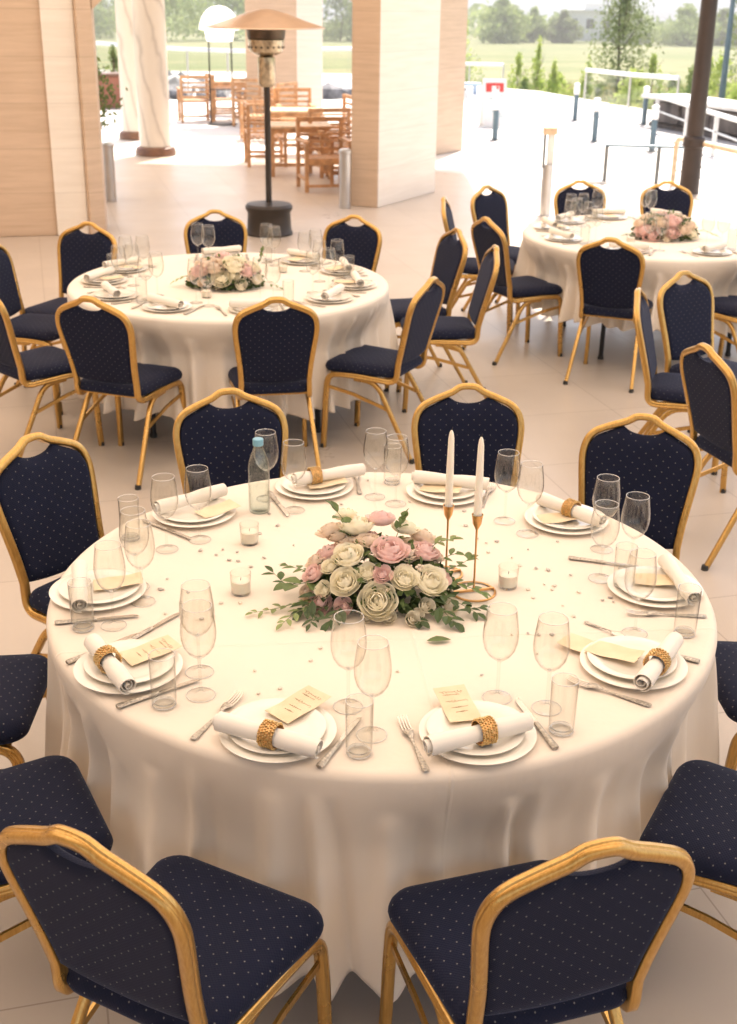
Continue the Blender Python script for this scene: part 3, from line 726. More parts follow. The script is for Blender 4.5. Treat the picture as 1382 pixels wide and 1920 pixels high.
def card(script=True, L=.135, W=.075, s=0):
    t = empty('menu_card', label='menu card', cat='menu card', group='beige menu cards on the plates')
    rnd = random.Random(s); NX, NY = 12, 6; V = []; F = []
    def zc(x, y): return .0012 + .006 * (x / L) ** 2 * 4 * .35 + .0025 * math.sin(x * 60 + s) * (y / W)
    for side in (0, 1):
        for j in range(NY + 1):
            for i in range(NX + 1):
                x = (i / NX - .5) * L; y = (j / NY - .5) * W
                dx = rnd.uniform(-.0012, .0012) if i in (0, NX) else 0
                V.append((x + dx, y, zc(x, y) - side * .0006))
    W1 = NX + 1; N1 = W1 * (NY + 1)
    for j in range(NY):
        for i in range(NX): a = j * W1 + i; F += [(a, a + 1, a + W1 + 1, a + W1), (N1 + a, N1 + a + W1, N1 + a + W1 + 1, N1 + a + 1)]
    bd = list(range(NX + 1)) + [j * W1 + NX for j in range(1, NY + 1)] + [NY * W1 + i for i in range(NX - 1, -1, -1)] + [j * W1 for j in range(NY - 1, 0, -1)]
    for k in range(len(bd)): a, c = bd[k], bd[(k + 1) % len(bd)]; F.append((a, N1 + a, N1 + c, c))
    MB().add(V, F).build('paper', M['card'], t, smooth=70)
    if script:   # three lines of looping handwriting running across the card
        m = MB()
        for ln, (x0, amp_, y0, y1) in enumerate([(.046, .0042, -.026, .026), (.036, .002, -.016, .022), (.012, .004, -.028, .024), (-.012, .003, -.02, .018), (-.03, .002, -.014, .012)]):
            n_ = 70; P = []
            for k in range(n_):
                u = k / (n_ - 1); y = y0 + (y1 - y0) * u + .0022 * math.sin(u * 46 + ln); x = x0 + amp_ * math.sin(u * 40 + ln * 2) * (.5 + .5 * math.sin(u * 9 + ln)) 
                P.append((x, y, zc(x, y) + .0004))
            m.sweep(P, [(.0001, -.00028), (.0001, .00028), (-.0001, .00028), (-.0001, -.00028)], (0, 0, 1))
        m.build('handwriting', M['ink'], t, smooth=0)
    return t
PW, PT = wine(), tumbler(); PBIG, PSM = plate(.128, 'dinner_plate'), plate(.107, 'side_plate')
PN, PR, PF, PK, PC, PC2 = roll(r=.0245, s=1), ring(), fork(), knife(), card(True), card(False, .13, .07, 3)

seatname = ['at the left of the front table', 'at the lower left of the front table', 'at the near left of the front table', 'at the near right of the front table', 'at the lower right of the front table', 'at the right edge of the front table', 'at the right rear of the front table', 'behind the candles', 'right of the water bottle', 'left of the water bottle']
PLATES = [(-0.723, 2.979), (-0.566, 2.57), (-0.191, 2.304), (0.245, 2.307), (0.646, 2.623), (0.786, 3.045), (0.611, 3.519), (0.25, 3.737), (-0.179, 3.768), (-0.54, 3.531)]
for i, (x, y) in enumerate(PLATES):
    place(PBIG, (x, y, ZT), .3 * i, 'larger ivory plate under the setting ' + seatname[i])
    place(PSM, (x + .004 * math.cos(i), y + .006 * math.sin(i * 2) + .004, ZT + .0085), .2 * i, 'smaller ivory plate on top ' + seatname[i])
NAP = [((-0.782, 3.04), (-0.738, 2.839)), ((-0.65, 2.614), (-0.551, 2.448)), ((-0.323, 2.29), (-0.094, 2.182)), ((0.132, 2.202), (0.346, 2.301)), ((0.639, 2.482), (0.748, 2.67)), ((0.837, 3.137), (0.857, 2.931)), ((0.559, 3.584), (0.684, 3.447)), ((0.153, 3.778), (0.376, 3.724)), ((-0.203, 3.754), (-0.067, 3.818)), ((-0.63, 3.494), (-0.482, 3.62))]
RNG = {1: (-0.612, 2.54), 2: (-0.2, 2.234), 3: (0.255, 2.259), 4: (0.694, 2.563), 6: (0.647, 3.535), 8: (-0.181, 3.774)}
for i, (a, b_) in enumerate(NAP):
    cx, cy_ = (a[0] + b_[0]) / 2, (a[1] + b_[1]) / 2; ang = math.atan2(b_[1] - a[1], b_[0] - a[0]); zz = ZT + .0225
    place(PN, (cx, cy_, zz), ang, 'rolled ivory napkin ' + ('in a gold ring ' if i in RNG else 'without a ring ') + seatname[i])
    if i in RNG:
        t = ((RNG[i][0] - cx) * math.cos(ang) + (RNG[i][1] - cy_) * math.sin(ang)); t = max(-.06, min(.06, t))
        place(PR, (cx + t * math.cos(ang), cy_ + t * math.sin(ang), zz + .0235), ang, 'gold beaded ring round the napkin ' + seatname[i])
CARDS = [((-0.729, 2.985), (-0.617, 3.015)), ((-0.579, 2.584), (-0.467, 2.666)), ((-0.195, 2.341), (-0.107, 2.434)), ((0.218, 2.352), (0.194, 2.447)), ((0.567, 2.678), (0.643, 2.627)), ((0.771, 3.067), (0.831, 3.056)), ((0.521, 3.482), (0.655, 3.509)), ((0.188, 3.736), (0.281, 3.707)), ((-0.214, 3.735), (-0.065, 3.789)), ((-0.508, 3.486), (-0.423, 3.554))]
for i, (a, b_) in enumerate(CARDS):
    cx, cy_ = (a[0] + b_[0]) / 2, (a[1] + b_[1]) / 2; ang = math.atan2(b_[1] - a[1], b_[0] - a[0])
    place(PC if i in (1, 2, 3) else PC2, (cx, cy_, ZT + .0245), ang, ('beige handwritten menu card ' if i in (1, 2, 3) else 'plain beige card on the plate ') + seatname[i], ry=R(-4))
place(PC2, (.545, 2.70, ZT + .012), R(-38), 'pale beige card half off the plate at the lower right')
GL = dict(a=(-0.04, 2.422), b=(0.014, 2.307), c=(0.303, 2.471), d=(0.412, 2.428), e=(-0.38, 2.464), f=(-0.397, 2.568), g=(-0.646, 2.796), h=(-0.595, 2.933), h2=(-0.625, 3.02), i=(-0.584, 3.27), j=(-0.498, 3.342), k=(-0.327, 3.673), l=(-0.233, 3.579), m=(0.02, 3.701), n=(0.086, 3.644), o=(0.421, 3.517), p=(0.48, 3.42), q=(0.649, 3.115), s=(0.745, 3.178), t=(0.683, 2.794), u=(0.687, 3.315))
GLAB = dict(a='taller looking wine glass between the two near napkins, farther of the pair', b='wine glass between the two near napkins, nearer of the pair', c='wine glass right of the fallen leaf, left of its pair', d='wine glass right of the fallen leaf, right of its pair', e='wine glass at lower left, nearer of the close pair', f='wine glass at lower left, farther of the close pair', g='wine glass by the left plate, nearest of three', h='wine glass by the left plate, middle of three', h2='wine glass by the left plate, farthest of three', i='wine glass left of the bottle, left of the pair', j='wine glass left of the bottle, right of the pair', k='wine glass standing just behind the water bottle', l='wine glass right of the water bottle', m='wine glass left of the candles, left of the pair', n='wine glass left of the candles, right of the pair', o='wine glass right of the candles, left of the pair', p='wine glass right of the candles, right of the pair', q='wine glass at right rear, front left of three', s='wine glass at right rear, rightmost of three', t='wine glass by the right edge plate, before its card', u='wine glass at right rear, farthest of three')
for k, (x, y) in GL.items():
    rr = .75 if k == 'x' else 1.0
    place(PW, (x, y, ZT), 0, GLAB[k], sc=(1.0, 1.0, 1.02) if k in 'abcdef' else (.97, .97, 1))
for (x, y), l_ in zip([(-0.013, 2.236), (0.432, 2.335), (-0.457, 2.418), (0.811, 2.797), (-0.72, 2.779), (-0.703, 3.343), (0.077, 3.831), (.70, 3.05)], ['clear tumbler between the two near plates', 'clear tumbler right of the near right plate', 'clear tumbler right of the lower left plate', 'clear tumbler at the right edge of the front table', 'clear tumbler at the left plate before its napkin', 'clear tumbler at the left rear of the front table', 'clear tumbler left of the plate behind the candles', 'clear tumbler among the three right rear glasses']):
    place(PT, (x, y, ZT), 0, l_)
def cut(P_, a, b_, lab):
    ang = math.atan2(b_[1] - a[1], b_[0] - a[0]); place(P_, (a[0], a[1], ZT + .0005), ang, lab)
for (a, b_), l_ in zip([((-0.374, 2.274), (-0.28, 2.484)), ((0.129, 2.167), (0.079, 2.379)), ((0.653, 2.44), (0.498, 2.54)), ((-0.029, 3.719), (-0.043, 3.873)), ((0.355, 3.62), (0.406, 3.80)), ((0.89, 2.89), (0.70, 2.90))], ['left of the near left plate', 'left of the near right plate', 'below the lower right plate', 'left of the glasses near the candles', 'right of the plate behind the candles', 'below the right edge plate']): cut(PF, a, b_, 'silver fork ' + l_)
for (a, b_), l_ in zip([((-0.096, 2.175), (-0.012, 2.37)), ((0.411, 2.258), (0.35, 2.452)), ((-0.562, 2.4), (-0.396, 2.522)), ((-0.797, 2.799), (-0.58, 2.847)), ((-0.72, 2.596), (-0.619, 2.70)), ((-0.604, 2.69), (-0.535, 2.792)), ((-0.323, 3.721), (-0.273, 3.587)), ((-0.686, 3.473), (-0.556, 3.364)), ((0.813, 2.646), (0.676, 2.72)), ((0.58, 3.245), (0.742, 3.195))], ['right of the near left plate', 'right of the near right plate', 'below the lower left plate', 'below the left plate, under the tumbler', 'left of the lower left plate', 'between the two left plates', 'behind the water bottle', 'left of the bottle beside the plate', 'with only its handle showing right of the lower right plate', 'behind the right edge plate']): cut(PK, a, b_, 'silver knife ' + l_)
sp = spoon(); sp.location = (.565, 2.85, ZT); sp.rotation_euler = (0, 0, R(-45)); sp['label'] = 'small ornate silver spoon above the lower right plate'
# ---- bottle, candles, votives
t = empty('water_bottle', (-.341, 3.57, ZT), 0, 'pale green glass water bottle with blue cap on the front table', 'bottle')
pr = [(0, .004), (.018, 0), (.031, .002), (.0335, .008)]
for k in range(7): z = .014 + .008 * k; pr += [(.0335, z), (.0318, z + .003), (.0335, z + .006)]
pr += [(.0335, .085), (.034, .10), (.033, .125), (.0335, .145), (.030, .168), (.022, .192), (.0155, .208), (.0135, .215), (.0135, .228), (.0118, .228), (.0118, .214), (.020, .190), (.0275, .167), (.0308, .145), (.0308, .010), (.026, .006), (0, .008)]
bo = MB().lathe(pr, 40).build('bottle_body', M['bottle_glass'], t, smooth=60)
MB().lathe([(0, .0085), (.0255, .0085), (.0300, .0125), (.0300, .085), (0, .085)], 32).build('water_inside', M['water'], bo, smooth=60)
MB().lathe([(.0155, .219), (.0165, .221), (.0165, .238), (.015, .240), (0, .240)], 28).build('cap', M['cap_blue'], t)
def holder(x, y, h, rb, label, rz):
    t = empty('candle_holder', (x, y, ZT), rz, label, 'candle holder', 'slim brass candle holders')
    m = MB().lathe([(rb, .002), (rb + .0035, 0), (rb + .0035, .004), (rb, .005), (rb - .003, .0035), (rb, .002)], 48)
    m.box((0, 0, .006), (rb * 2, .007, .006)); m.build('base_ring', M['brass'], t, smooth=40)
    MB().lathe([(0, .008), (.006, .008), (.003, .016), (.0026, h * .6), (.0032, h - .02), (.007, h - .012), (.0115, h - .003), (.0135, h + .012), (.0155, h + .022), (.0162, h + .024), (.0145, h + .024), (.0115, h + .006), (0, h + .004)], 28).build('stem_and_cup', M['brass'], t, smooth=50)
def taper(x, y, z, h, label):
    t = empty('taper_candle', (x, y, z), 0, label, 'candle', 'ivory taper candles')
    c_ = MB().lathe([(0, 0), (.0105, 0), (.011, .01), (.0100, h * .55), (.0080, h * .9), (.0055, h * .97), (.0022, h), (0, h)], 24).build('wax_body', M['wax'], t, smooth=60)
    MB().tube([(0, 0, h - .002), (.001, 0, h + .005), (.003, 0, h + .009)], .0009, 6).build('wick', M['wick'], t)
holder(.219, 3.13, .185, .045, 'brass candle holder behind the flowers, the left one', .4); taper(.219, 3.13, ZT + .1905, .235, 'unlit ivory taper candle, the left one')
holder(.289, 3.02, .205, .058, 'brass candle holder with ring base right of the flowers', .25); taper(.289, 3.02, ZT + .2105, .235, 'unlit ivory taper candle, the right one')
def votive(x, y, label):
    t = empty('votive_candle', (x, y, ZT), 0, label, 'votive candle', 'small votive candles in glass cups')
    MB().lathe([(0, 0), (.024, 0), (.026, .003), (.0285, .062), (.0280, .0635), (.0270, .062), (.0248, .006), (0, .005)], 32).build('glass_cup', M['glass'], t, smooth=60)
    w_ = MB().lathe([(0, .0058), (.0238, .0068), (.0255, .038), (.018, .0395), (0, .0385)], 28).build('wax_fill', M['wax'], t, smooth=50)
    MB().tube([(0, 0, .038), (.001, .001, .047)], .0008, 6).build('wick', M['wick'], w_)
    return t
votive(-.349, 3.324, 'votive candle before the water bottle'); votive(-.341, 2.993, 'votive candle left of the front flowers'); votive(.385, 3.056, 'votive candle right of the brass holders')
# ---- scattered stones
def chip(name, mat, s, r, sq):
    rnd = random.Random(s); m = MB(); V = []; 
    bm = bmesh.new(); bmesh.ops.create_icosphere(bm, subdivisions=1, radius=r)
    for v in bm.verts: v.co *= rnd.uniform(.75, 1.15); v.co.z *= sq; v.co.x *= 1.25
    me = bpy.data.meshes.new(name); bm.to_mesh(me); bm.free(); me.materials.append(mat)
    o = bpy.data.objects.new(name, me); C.objects.link(o); return o
CB = chip('amber_chip', M['amber_chip'], 1, .0065, .45); tag(CB, None, 'decor stone'); CP = chip('pearl_bead', M['pearl_chip'], 2, .0052, .8); tag(CP, None, 'bead')
BROWN = [(-0.487, 3.262), (-0.422, 3.272), (-0.437, 3.234), (-0.369, 3.192), (-0.277, 3.454), (-0.219, 3.309), (-0.561, 3.004), (-0.484, 2.99), (-0.428, 2.837), (-0.399, 2.853), (-0.395, 3.199), (-0.378, 3.254), (-0.087, 3.633), (-0.043, 3.547), (0.131, 3.663), (0.199, 3.652), (0.3, 3.59), (0.298, 3.475), (0.326, 3.375), (0.35, 3.345), (0.383, 3.357), (0.469, 3.303), (0.477, 3.175), (0.511, 3.165), (0.569, 3.132), (0.563, 3.364), (0.506, 3.429), (0.41, 2.784), (0.436, 2.777), (0.47, 2.778), (0.275, 2.571), (0.633, 2.978), (0.657, 2.995), (0.66, 2.97), (-0.309, 3.545), (-0.271, 3.594), (-0.003, 3.847), (-0.328, 3.391), (-0.33, 3.158), (-0.298, 3.22), (-0.362, 3.034), (-0.553, 3.07), (-0.553, 3.004)]
PEARL = [(-0.135, 2.629), (-0.266, 2.576), (-0.248, 2.471), (-0.2, 2.496), (0.074, 2.583), (0.439, 3.037), (0.448, 2.988), (0.505, 3.039), (0.52, 2.943), (0.54, 2.882), (0.487, 3.072), (0.515, 3.063), (0.575, 3.025), (-0.387, 2.93), (-0.411, 2.898), (-0.337, 2.931), (0.416, 3.245), (0.433, 3.191), (0.35, 3.28), (-0.525, 2.864), (-0.492, 2.926), (-0.115, 2.691), (0.368, 2.775), (0.422, 2.68)]
rnd = random.Random(8)
for P_, L_, l_, g_ in ((CB, BROWN, 'tiny grey brown decorative stone scattered on the front tablecloth', 'brown stones scattered on the front cloth'), (CP, PEARL, 'tiny pearl bead scattered on the front tablecloth', 'pearl beads scattered on the front cloth')):
    for (x, y) in L_: place(P_, (x, y, ZT + .0028), rnd.uniform(0, 6), l_, g_, sc=rnd.uniform(.6, 1.25), rx=rnd.uniform(-.4, .4))

# ------------------------------------------------------------------ flowers
def rose_mesh(s, layers, mat, openness=1.0):
    rnd = random.Random(s); m = MB()
    m.ball((0, 0, .12), .2, 10, 6, (1, 1, 1.3))
    for k in range(layers):
        t = (k + 1) / layers; npet = 3 + k if layers < 5 else 4 + k // 2; Rk = .16 + .80 * t; H = .62 - .40 * t ** 1.7 * openness
        for q in range(npet):
            a0 = 2 * PI * (q + .5 * (k % 2)) / npet + rnd.uniform(-.12, .12) + k * .7; hw = 1.25 * PI / npet * (1.05 + rnd.uniform(-.1, .15)); NU, NV = 7, 6; V = []; F = []
            jr = rnd.uniform(.88, 1.10); jh = rnd.uniform(-.10, .09); tw = rnd.uniform(-.10, .10); ph = rnd.uniform(0, 6)
            for j in range(NV + 1):
                v = j / NV
                for i in range(NU + 1):
                    u = i / NU * 2 - 1; ve = v * (1 - .20 * u * u * v)
                    rr = Rk * jr * (.12 + .88 * math.sin(min(1, ve * 1.12) * PI / 2) ** .8) - .20 * (1 - t) * ve ** 5 + .26 * openness * max(0, t - .4) * ve ** 3 + .02 * math.sin(u * 5 + ph) * v * v
                    rr *= 1 - .05 * (1 - abs(u)) * (1 - t)
                    z = -.42 * t + (H + jh + .42 * t) * ve ** (1.15 + .3 * t) - .10 * max(0, t - .4) * openness * ve ** 7 + .025 * math.sin(u * 7 + ph * 2) * v ** 3
                    a = a0 + u * hw * (.35 + .65 * math.sin(min(1, v * 1.3) * PI / 2)); z += tw * u * v; rr += tw * .6 * u * v
                    V.append((rr * math.cos(a), rr * math.sin(a), z))
            for j in range(NV):
                for i in range(NU): a = j * (NU + 1) + i; F.append((a, a + 1, a + NU + 2, a + NU + 1))
            m.add(V, F)
    o = m.build('rose', M[mat], None, smooth=80, weld=False); me = o.data; bpy.data.objects.remove(o); return me
RM = {'w': [rose_mesh(1, 7, 'petal_white', .8), rose_mesh(2, 7, 'petal_white', .6), rose_mesh(3, 6, 'petal_white', 1.0), rose_mesh(13, 8, 'petal_white', .7)], 'p': [rose_mesh(4, 7, 'petal_pink'), rose_mesh(5, 6, 'petal_pink', .8)], 'c': [rose_mesh(6, 6, 'petal_cream'), rose_mesh(7, 7, 'petal_cream', 1.1)], 'b': [rose_mesh(8, 3, 'petal_bud', .3), rose_mesh(9, 3, 'petal_bud', .5)]}
def leaf(m, base, d, up, L, W, rnd=None, curl=.15):
    d = Vector(d).normalized(); s_ = d.cross(Vector(up)); s_ = s_.normalized() if s_.length > 1e-3 else Vector((1, 0, 0)); n_ = s_.cross(d)
    V = []; F = []; prof_ = [(0, .05), (.2, .62), (.45, 1), (.7, .8), (.88, .42), (1, .02)]
    for t, w_ in prof_:
        c_ = Vector(base) + d * L * t + n_ * (-curl * L * t * t)
        V += [c_ - s_ * W * w_ + n_ * W * w_ * .3, c_, c_ + s_ * W * w_ + n_ * W * w_ * .3]
    for i in range(5):
        a = i * 3; F += [(a, a + 1, a + 4, a + 3), (a + 1, a + 2, a + 5, a + 4)]
    m.add(V, F)
def sprig(m, ms, P, rnd, L=.028, W=.008, n=9):
    c_ = catmull(P, 5); ms.tube(c_, .0011, 5, scale=[1.2 - .7 * k / (len(c_) - 1) for k in range(len(c_))])
    for k in range(n):
        i = min(len(c_) - 2, int((k + 1.2) / (n + .6) * (len(c_) - 1))); tdir = (c_[i + 1] - c_[i]).normalized()
        sd_ = tdir.cross(Vector((0, 0, 1))).normalized() * (1 if k % 2 else -1)
        leaf(m, c_[i], tdir * .8 + sd_ * .8 + Vector((0, 0, rnd.uniform(-.2, .4))), (0, 0, 1), L * rnd.uniform(.7, 1.2), W * rnd.uniform(.8, 1.2))
    leaf(m, c_[-1], (c_[-1] - c_[-2]), (0, 0, 1), L, W)
def centrepiece(x, y, roses, rx, ry, rz_, label, seed, sprigs, extra=0):
    rnd = random.Random(seed)
    t = empty('flower_centrepiece', (x, y, ZT), 0, label, 'flower arrangement', 'rose centrepieces on the tables')
    MB().lathe([(0, 0), (.07, 0), (.075, .004), (.075, .03), (.065, .04), (0, .045)], 24, Matrix.Diagonal((rx / .19, ry / .17, 1, 1))).build('tray', M['green_black'], t)
    m = MB()
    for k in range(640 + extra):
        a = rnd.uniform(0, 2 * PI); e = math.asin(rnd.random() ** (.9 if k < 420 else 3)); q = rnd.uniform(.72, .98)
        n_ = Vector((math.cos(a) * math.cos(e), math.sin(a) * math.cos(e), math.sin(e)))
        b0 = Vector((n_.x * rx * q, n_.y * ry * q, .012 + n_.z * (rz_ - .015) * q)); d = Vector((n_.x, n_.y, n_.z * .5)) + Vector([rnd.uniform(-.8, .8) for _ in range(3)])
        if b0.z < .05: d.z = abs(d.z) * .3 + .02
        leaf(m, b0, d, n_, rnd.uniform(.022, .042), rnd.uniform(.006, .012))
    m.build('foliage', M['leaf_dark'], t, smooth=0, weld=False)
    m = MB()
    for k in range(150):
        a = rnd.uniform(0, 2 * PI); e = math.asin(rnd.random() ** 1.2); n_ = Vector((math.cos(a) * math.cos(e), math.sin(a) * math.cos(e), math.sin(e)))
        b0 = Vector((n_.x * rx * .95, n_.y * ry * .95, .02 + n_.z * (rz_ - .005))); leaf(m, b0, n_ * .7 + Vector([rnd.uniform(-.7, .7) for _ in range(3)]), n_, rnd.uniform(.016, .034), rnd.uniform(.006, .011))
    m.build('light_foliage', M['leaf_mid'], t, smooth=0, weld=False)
    for (kind, px, py, pz, r) in roses:
        p = Vector((px - x, py - y, pz - ZT)); n_ = Vector((p.x / rx ** 2, p.y / ry ** 2, p.z / rz_ ** 2)).normalized()
        if kind == 'b': n_.z += .4
        n_ = (n_ + Vector((0, -.15, .55))).normalized()
        nm = {'w': 'white_rose', 'p': 'pink_rose', 'c': 'cream_rose', 'b': 'rose_bud'}[kind]
        o = bpy.data.objects.new(nm, rnd.choice(RM[kind])); C.objects.link(o); o.parent = t
        o.location = p - n_ * r * .15; q = n_.to_track_quat('Z', 'Y') @ Matrix.Rotation(rnd.uniform(0, 6), 4, 'Z').to_quaternion(); o.rotation_mode = 'QUATERNION'; o.rotation_quaternion = q
        o.scale = (r * 1.08, r * 1.08, r * 1.08 * (1.0 if kind != 'b' else 1.5))
    # filler blossoms
    m = MB()
    for k in range(70):
        a = rnd.uniform(0, 2 * PI); e = math.asin(rnd.random()); n_ = Vector((math.cos(a) * math.cos(e), math.sin(a) * math.cos(e), math.sin(e))); c_ = Vector((n_.x * rx, n_.y * ry, .02 + n_.z * rz_))
        for q in range(4):
            v_ = c_ + Vector([rnd.uniform(-.008, .008) for _ in range(3)]); m.ball(v_, rnd.uniform(.0025, .005), 6, 4)
    m.build('filler_blossom', M['petal_cream'], t, smooth=60, weld=False)
    for P, L, W, n_, mt in sprigs:
        a = MB(); b2 = MB(); sprig(a, b2, P, rnd, L, W, n_); s_ = a.build('leaf_sprig', M[mt], t, smooth=0, weld=False); b2.build('stem', M['stem'], s_, smooth=60)
    return t
ROSES = [('w', 0.027, 2.849, 0.804, 0.0481), ('w', 0.165, 2.905, 0.837, 0.0417), ('w', 0.095, 2.884, 0.854, 0.0331), ('w', -0.058, 2.886, 0.841, 0.0373), ('w', -0.051, 2.946, 0.888, 0.0392), ('w', -0.1, 2.938, 0.859, 0.0224), ('w', -0.114, 2.9, 0.809, 0.0223), ('p', -0.124, 2.893, 0.78, 0.0321), ('p', -0.061, 2.86, 0.783, 0.0221), ('p', 0.06, 2.951, 0.903, 0.0433), ('p', 0.154, 3.002, 0.881, 0.0384), ('p', 0.038, 2.885, 0.865, 0.0234), ('p', -0.107, 3.03, 0.86, 0.0345), ('p', -0.145, 2.961, 0.827, 0.0283), ('c', -0.136, 3.02, 0.838, 0.0345), ('p', 0.006, 3.046, 0.897, 0.0287), ('c', -0.05, 3.041, 0.886, 0.0374), ('c', -0.079, 3.06, 0.896, 0.0287), ('b', 0.128, 2.846, 0.765, 0.018), ('b', 0.219, 2.903, 0.765, 0.0198), ('b', 0.152, 2.869, 0.781, 0.0208), ('b', 0.056, 2.835, 0.765, 0.0193), ('b', 0.117, 2.825, 0.765, 0.0195), ('b', -0.001, 2.835, 0.765, 0.0152), ('c', 0.111, 3.042, 0.888, 0.0215), ('c', 0.186, 3.027, 0.854, 0.0201), ('c', -0.161, 2.944, 0.78, 0.0255), ('w', -.03, 3.06, .925, .042), ('p', .035, 3.09, .935, .036), ('c', -.10, 3.09, .90, .038), ('w', .10, 3.07, .92, .034), ('c', .15, 3.08, .89, .035), ('w', -.065, 3.13, .93, .03), ('c', .0, 3.0, .91, .03), ('c', .105, 2.97, .885, .028), ('w', -.0, 2.90, .86, .026), ('p', .19, 2.95, .83, .03)]
SPR = [([(-.13, -.03, .06), (-.2, -.02, .05), (-.25, .0, .03), (-.29, .03, .05)], .034, .009, 9, 'leaf_dark'), ([(-.12, -.06, .03), (-.19, -.09, .03), (-.26, -.1, .012), (-.33, -.13, .01)], .024, .007, 14, 'leaf_light'),
 ([(-.12, -.08, .03), (-.16, -.13, .02), (-.18, -.19, .012)], .03, .006, 9, 'leaf_dark'), ([(-.14, .0, .06), (-.2, -.05, .06), (-.24, -.07, .06)], .045, .02, 3, 'leaf_mid'),
 ([(.14, -.07, .05), (.2, -.09, .03), (.25, -.12, .014)], .035, .009, 8, 'leaf_dark'), ([(.14, -.03, .08), (.2, .0, .09), (.24, .03, .10)], .03, .01, 7, 'leaf_mid'), ([(.1, -.1, .03), (.15, -.13, .02), (.2, -.12, .02), (.26, -.10, .02)], .032, .009, 8, 'leaf_dark'),
 ([(.03, .03, .13), (.05, .05, .18), (.06, .05, .21)], .03, .011, 7, 'leaf_mid'), ([(-.07, .04, .13), (-.10, .06, .19), (-.12, .06, .22)], .045, .014, 4, 'leaf_mid'), ([(.12, .02, .12), (.15, .02, .15), (.19, .02, .16)], .03, .01, 7, 'leaf_light'), ([(.05, -.11, .03), (.08, -.15, .015), (.1, -.17, .012)], .036, .012, 4, 'leaf_dark'), ([(-.12, -.05, .05), (-.17, -.1, .04), (-.2, -.13, .02)], .05, .012, 8, 'leaf_dark'), ([(-.08, -.1, .04), (-.11, -.15, .03), (-.13, -.18, .015)], .05, .011, 7, 'leaf_dark'), ([(-.15, .02, .05), (-.21, .05, .05), (-.26, .1, .04)], .035, .009, 9, 'leaf_mid'), ([(-.14, -.07, .03), (-.21, -.13, .02), (-.25, -.19, .012)], .03, .007, 10, 'leaf_light'), ([(.13, -.09, .04), (.17, -.14, .02), (.19, -.17, .012)], .045, .012, 6, 'leaf_dark'), ([(.15, .05, .08), (.2, .08, .09), (.24, .09, .08)], .035, .011, 7, 'leaf_mid'), ([(.17, -.02, .06), (.22, -.03, .05), (.27, -.03, .03)], .034, .009, 8, 'leaf_mid')]
centrepiece(.035, 2.99, ROSES, .185, .135, .135, 'white and pink rose centrepiece with green leaves on the front table', 4, SPR)
m = MB(); leaf(m, (0, 0, 0), (1, 0, .1), (0, 0, 1), .062, .014, curl=.1); o = m.build('fallen_leaf', M['leaf_mid'], None, smooth=60, weld=False); o.location = (.15, 2.73, ZT + .005); o.rotation_euler = (0, 0, R(8)); tag(o, 'single green leaf lying on the cloth before the flowers', 'leaf')
def dome(cx, cy_, rx, ry, rz_, lst):
    out = []
    for k, a, e, r in lst: a, e = R(a), R(e); out.append((k, cx + rx * math.cos(a) * math.cos(e), cy_ + ry * math.sin(a) * math.cos(e), ZT + .02 + rz_ * math.sin(e), r))
    return out
x2, y2 = -.81, 6.80
L2 = [('w', 268, 22, .05), ('c', 250, 48, .055), ('p', 222, 35, .048), ('w', 300, 52, .06), ('p', 322, 38, .05), ('w', 290, 28, .03), ('p', 110, 80, .04), ('c', 190, 50, .04), ('w', 345, 40, .045), ('c', 205, 20, .035), ('b', 300, 5, .032), ('w', 60, 50, .045), ('c', 130, 45, .045), ('p', 20, 30, .035), ('b', 335, 12, .03), ('c', 170, 25, .035), ('c', 235, 12, .03)]
centrepiece(x2, y2, dome(x2, y2, .20, .15, .15, L2), .2, .15, .15, 'cream and pink rose centrepiece on the middle left table', 9, [([(-.15, -.03, .05), (-.22, -.04, .06), (-.28, -.03, .03)], .03, .01, 9, 'leaf_light'), ([(.15, 0, .05), (.22, .0, .03), (.3, -.06, .012)], .034, .009, 8, 'leaf_mid'), ([(.15, .03, .08), (.19, .04, .14), (.2, .04, .19)], .034, .01, 7, 'leaf_mid')])
x3, y3 = 1.99, 8.52
L3 = [('p', 215, 18, .05), ('p', 238, 8, .055), ('c', 250, 45, .05), ('p', 280, 50, .05), ('c', 300, 25, .045), ('p', 275, 18, .05), ('c', 190, 35, .045), ('c', 330, 35, .04), ('p', 100, 60, .045), ('w', 320, 12, .04), ('c', 150, 50, .045), ('c', 30, 45, .04), ('b', 265, 2, .03)]
centrepiece(x3, y3, dome(x3, y3, .22, .16, .15, L3), .22, .16, .15, 'pink rose centrepiece on the right back table', 14, [([(.15, -.05, .05), (.25, -.06, .06), (.34, -.06, .03)], .04, .009, 11, 'leaf_light'), ([(-.15, -.05, .05), (-.22, -.08, .04), (-.28, -.08, .03)], .034, .009, 8, 'leaf_mid')])

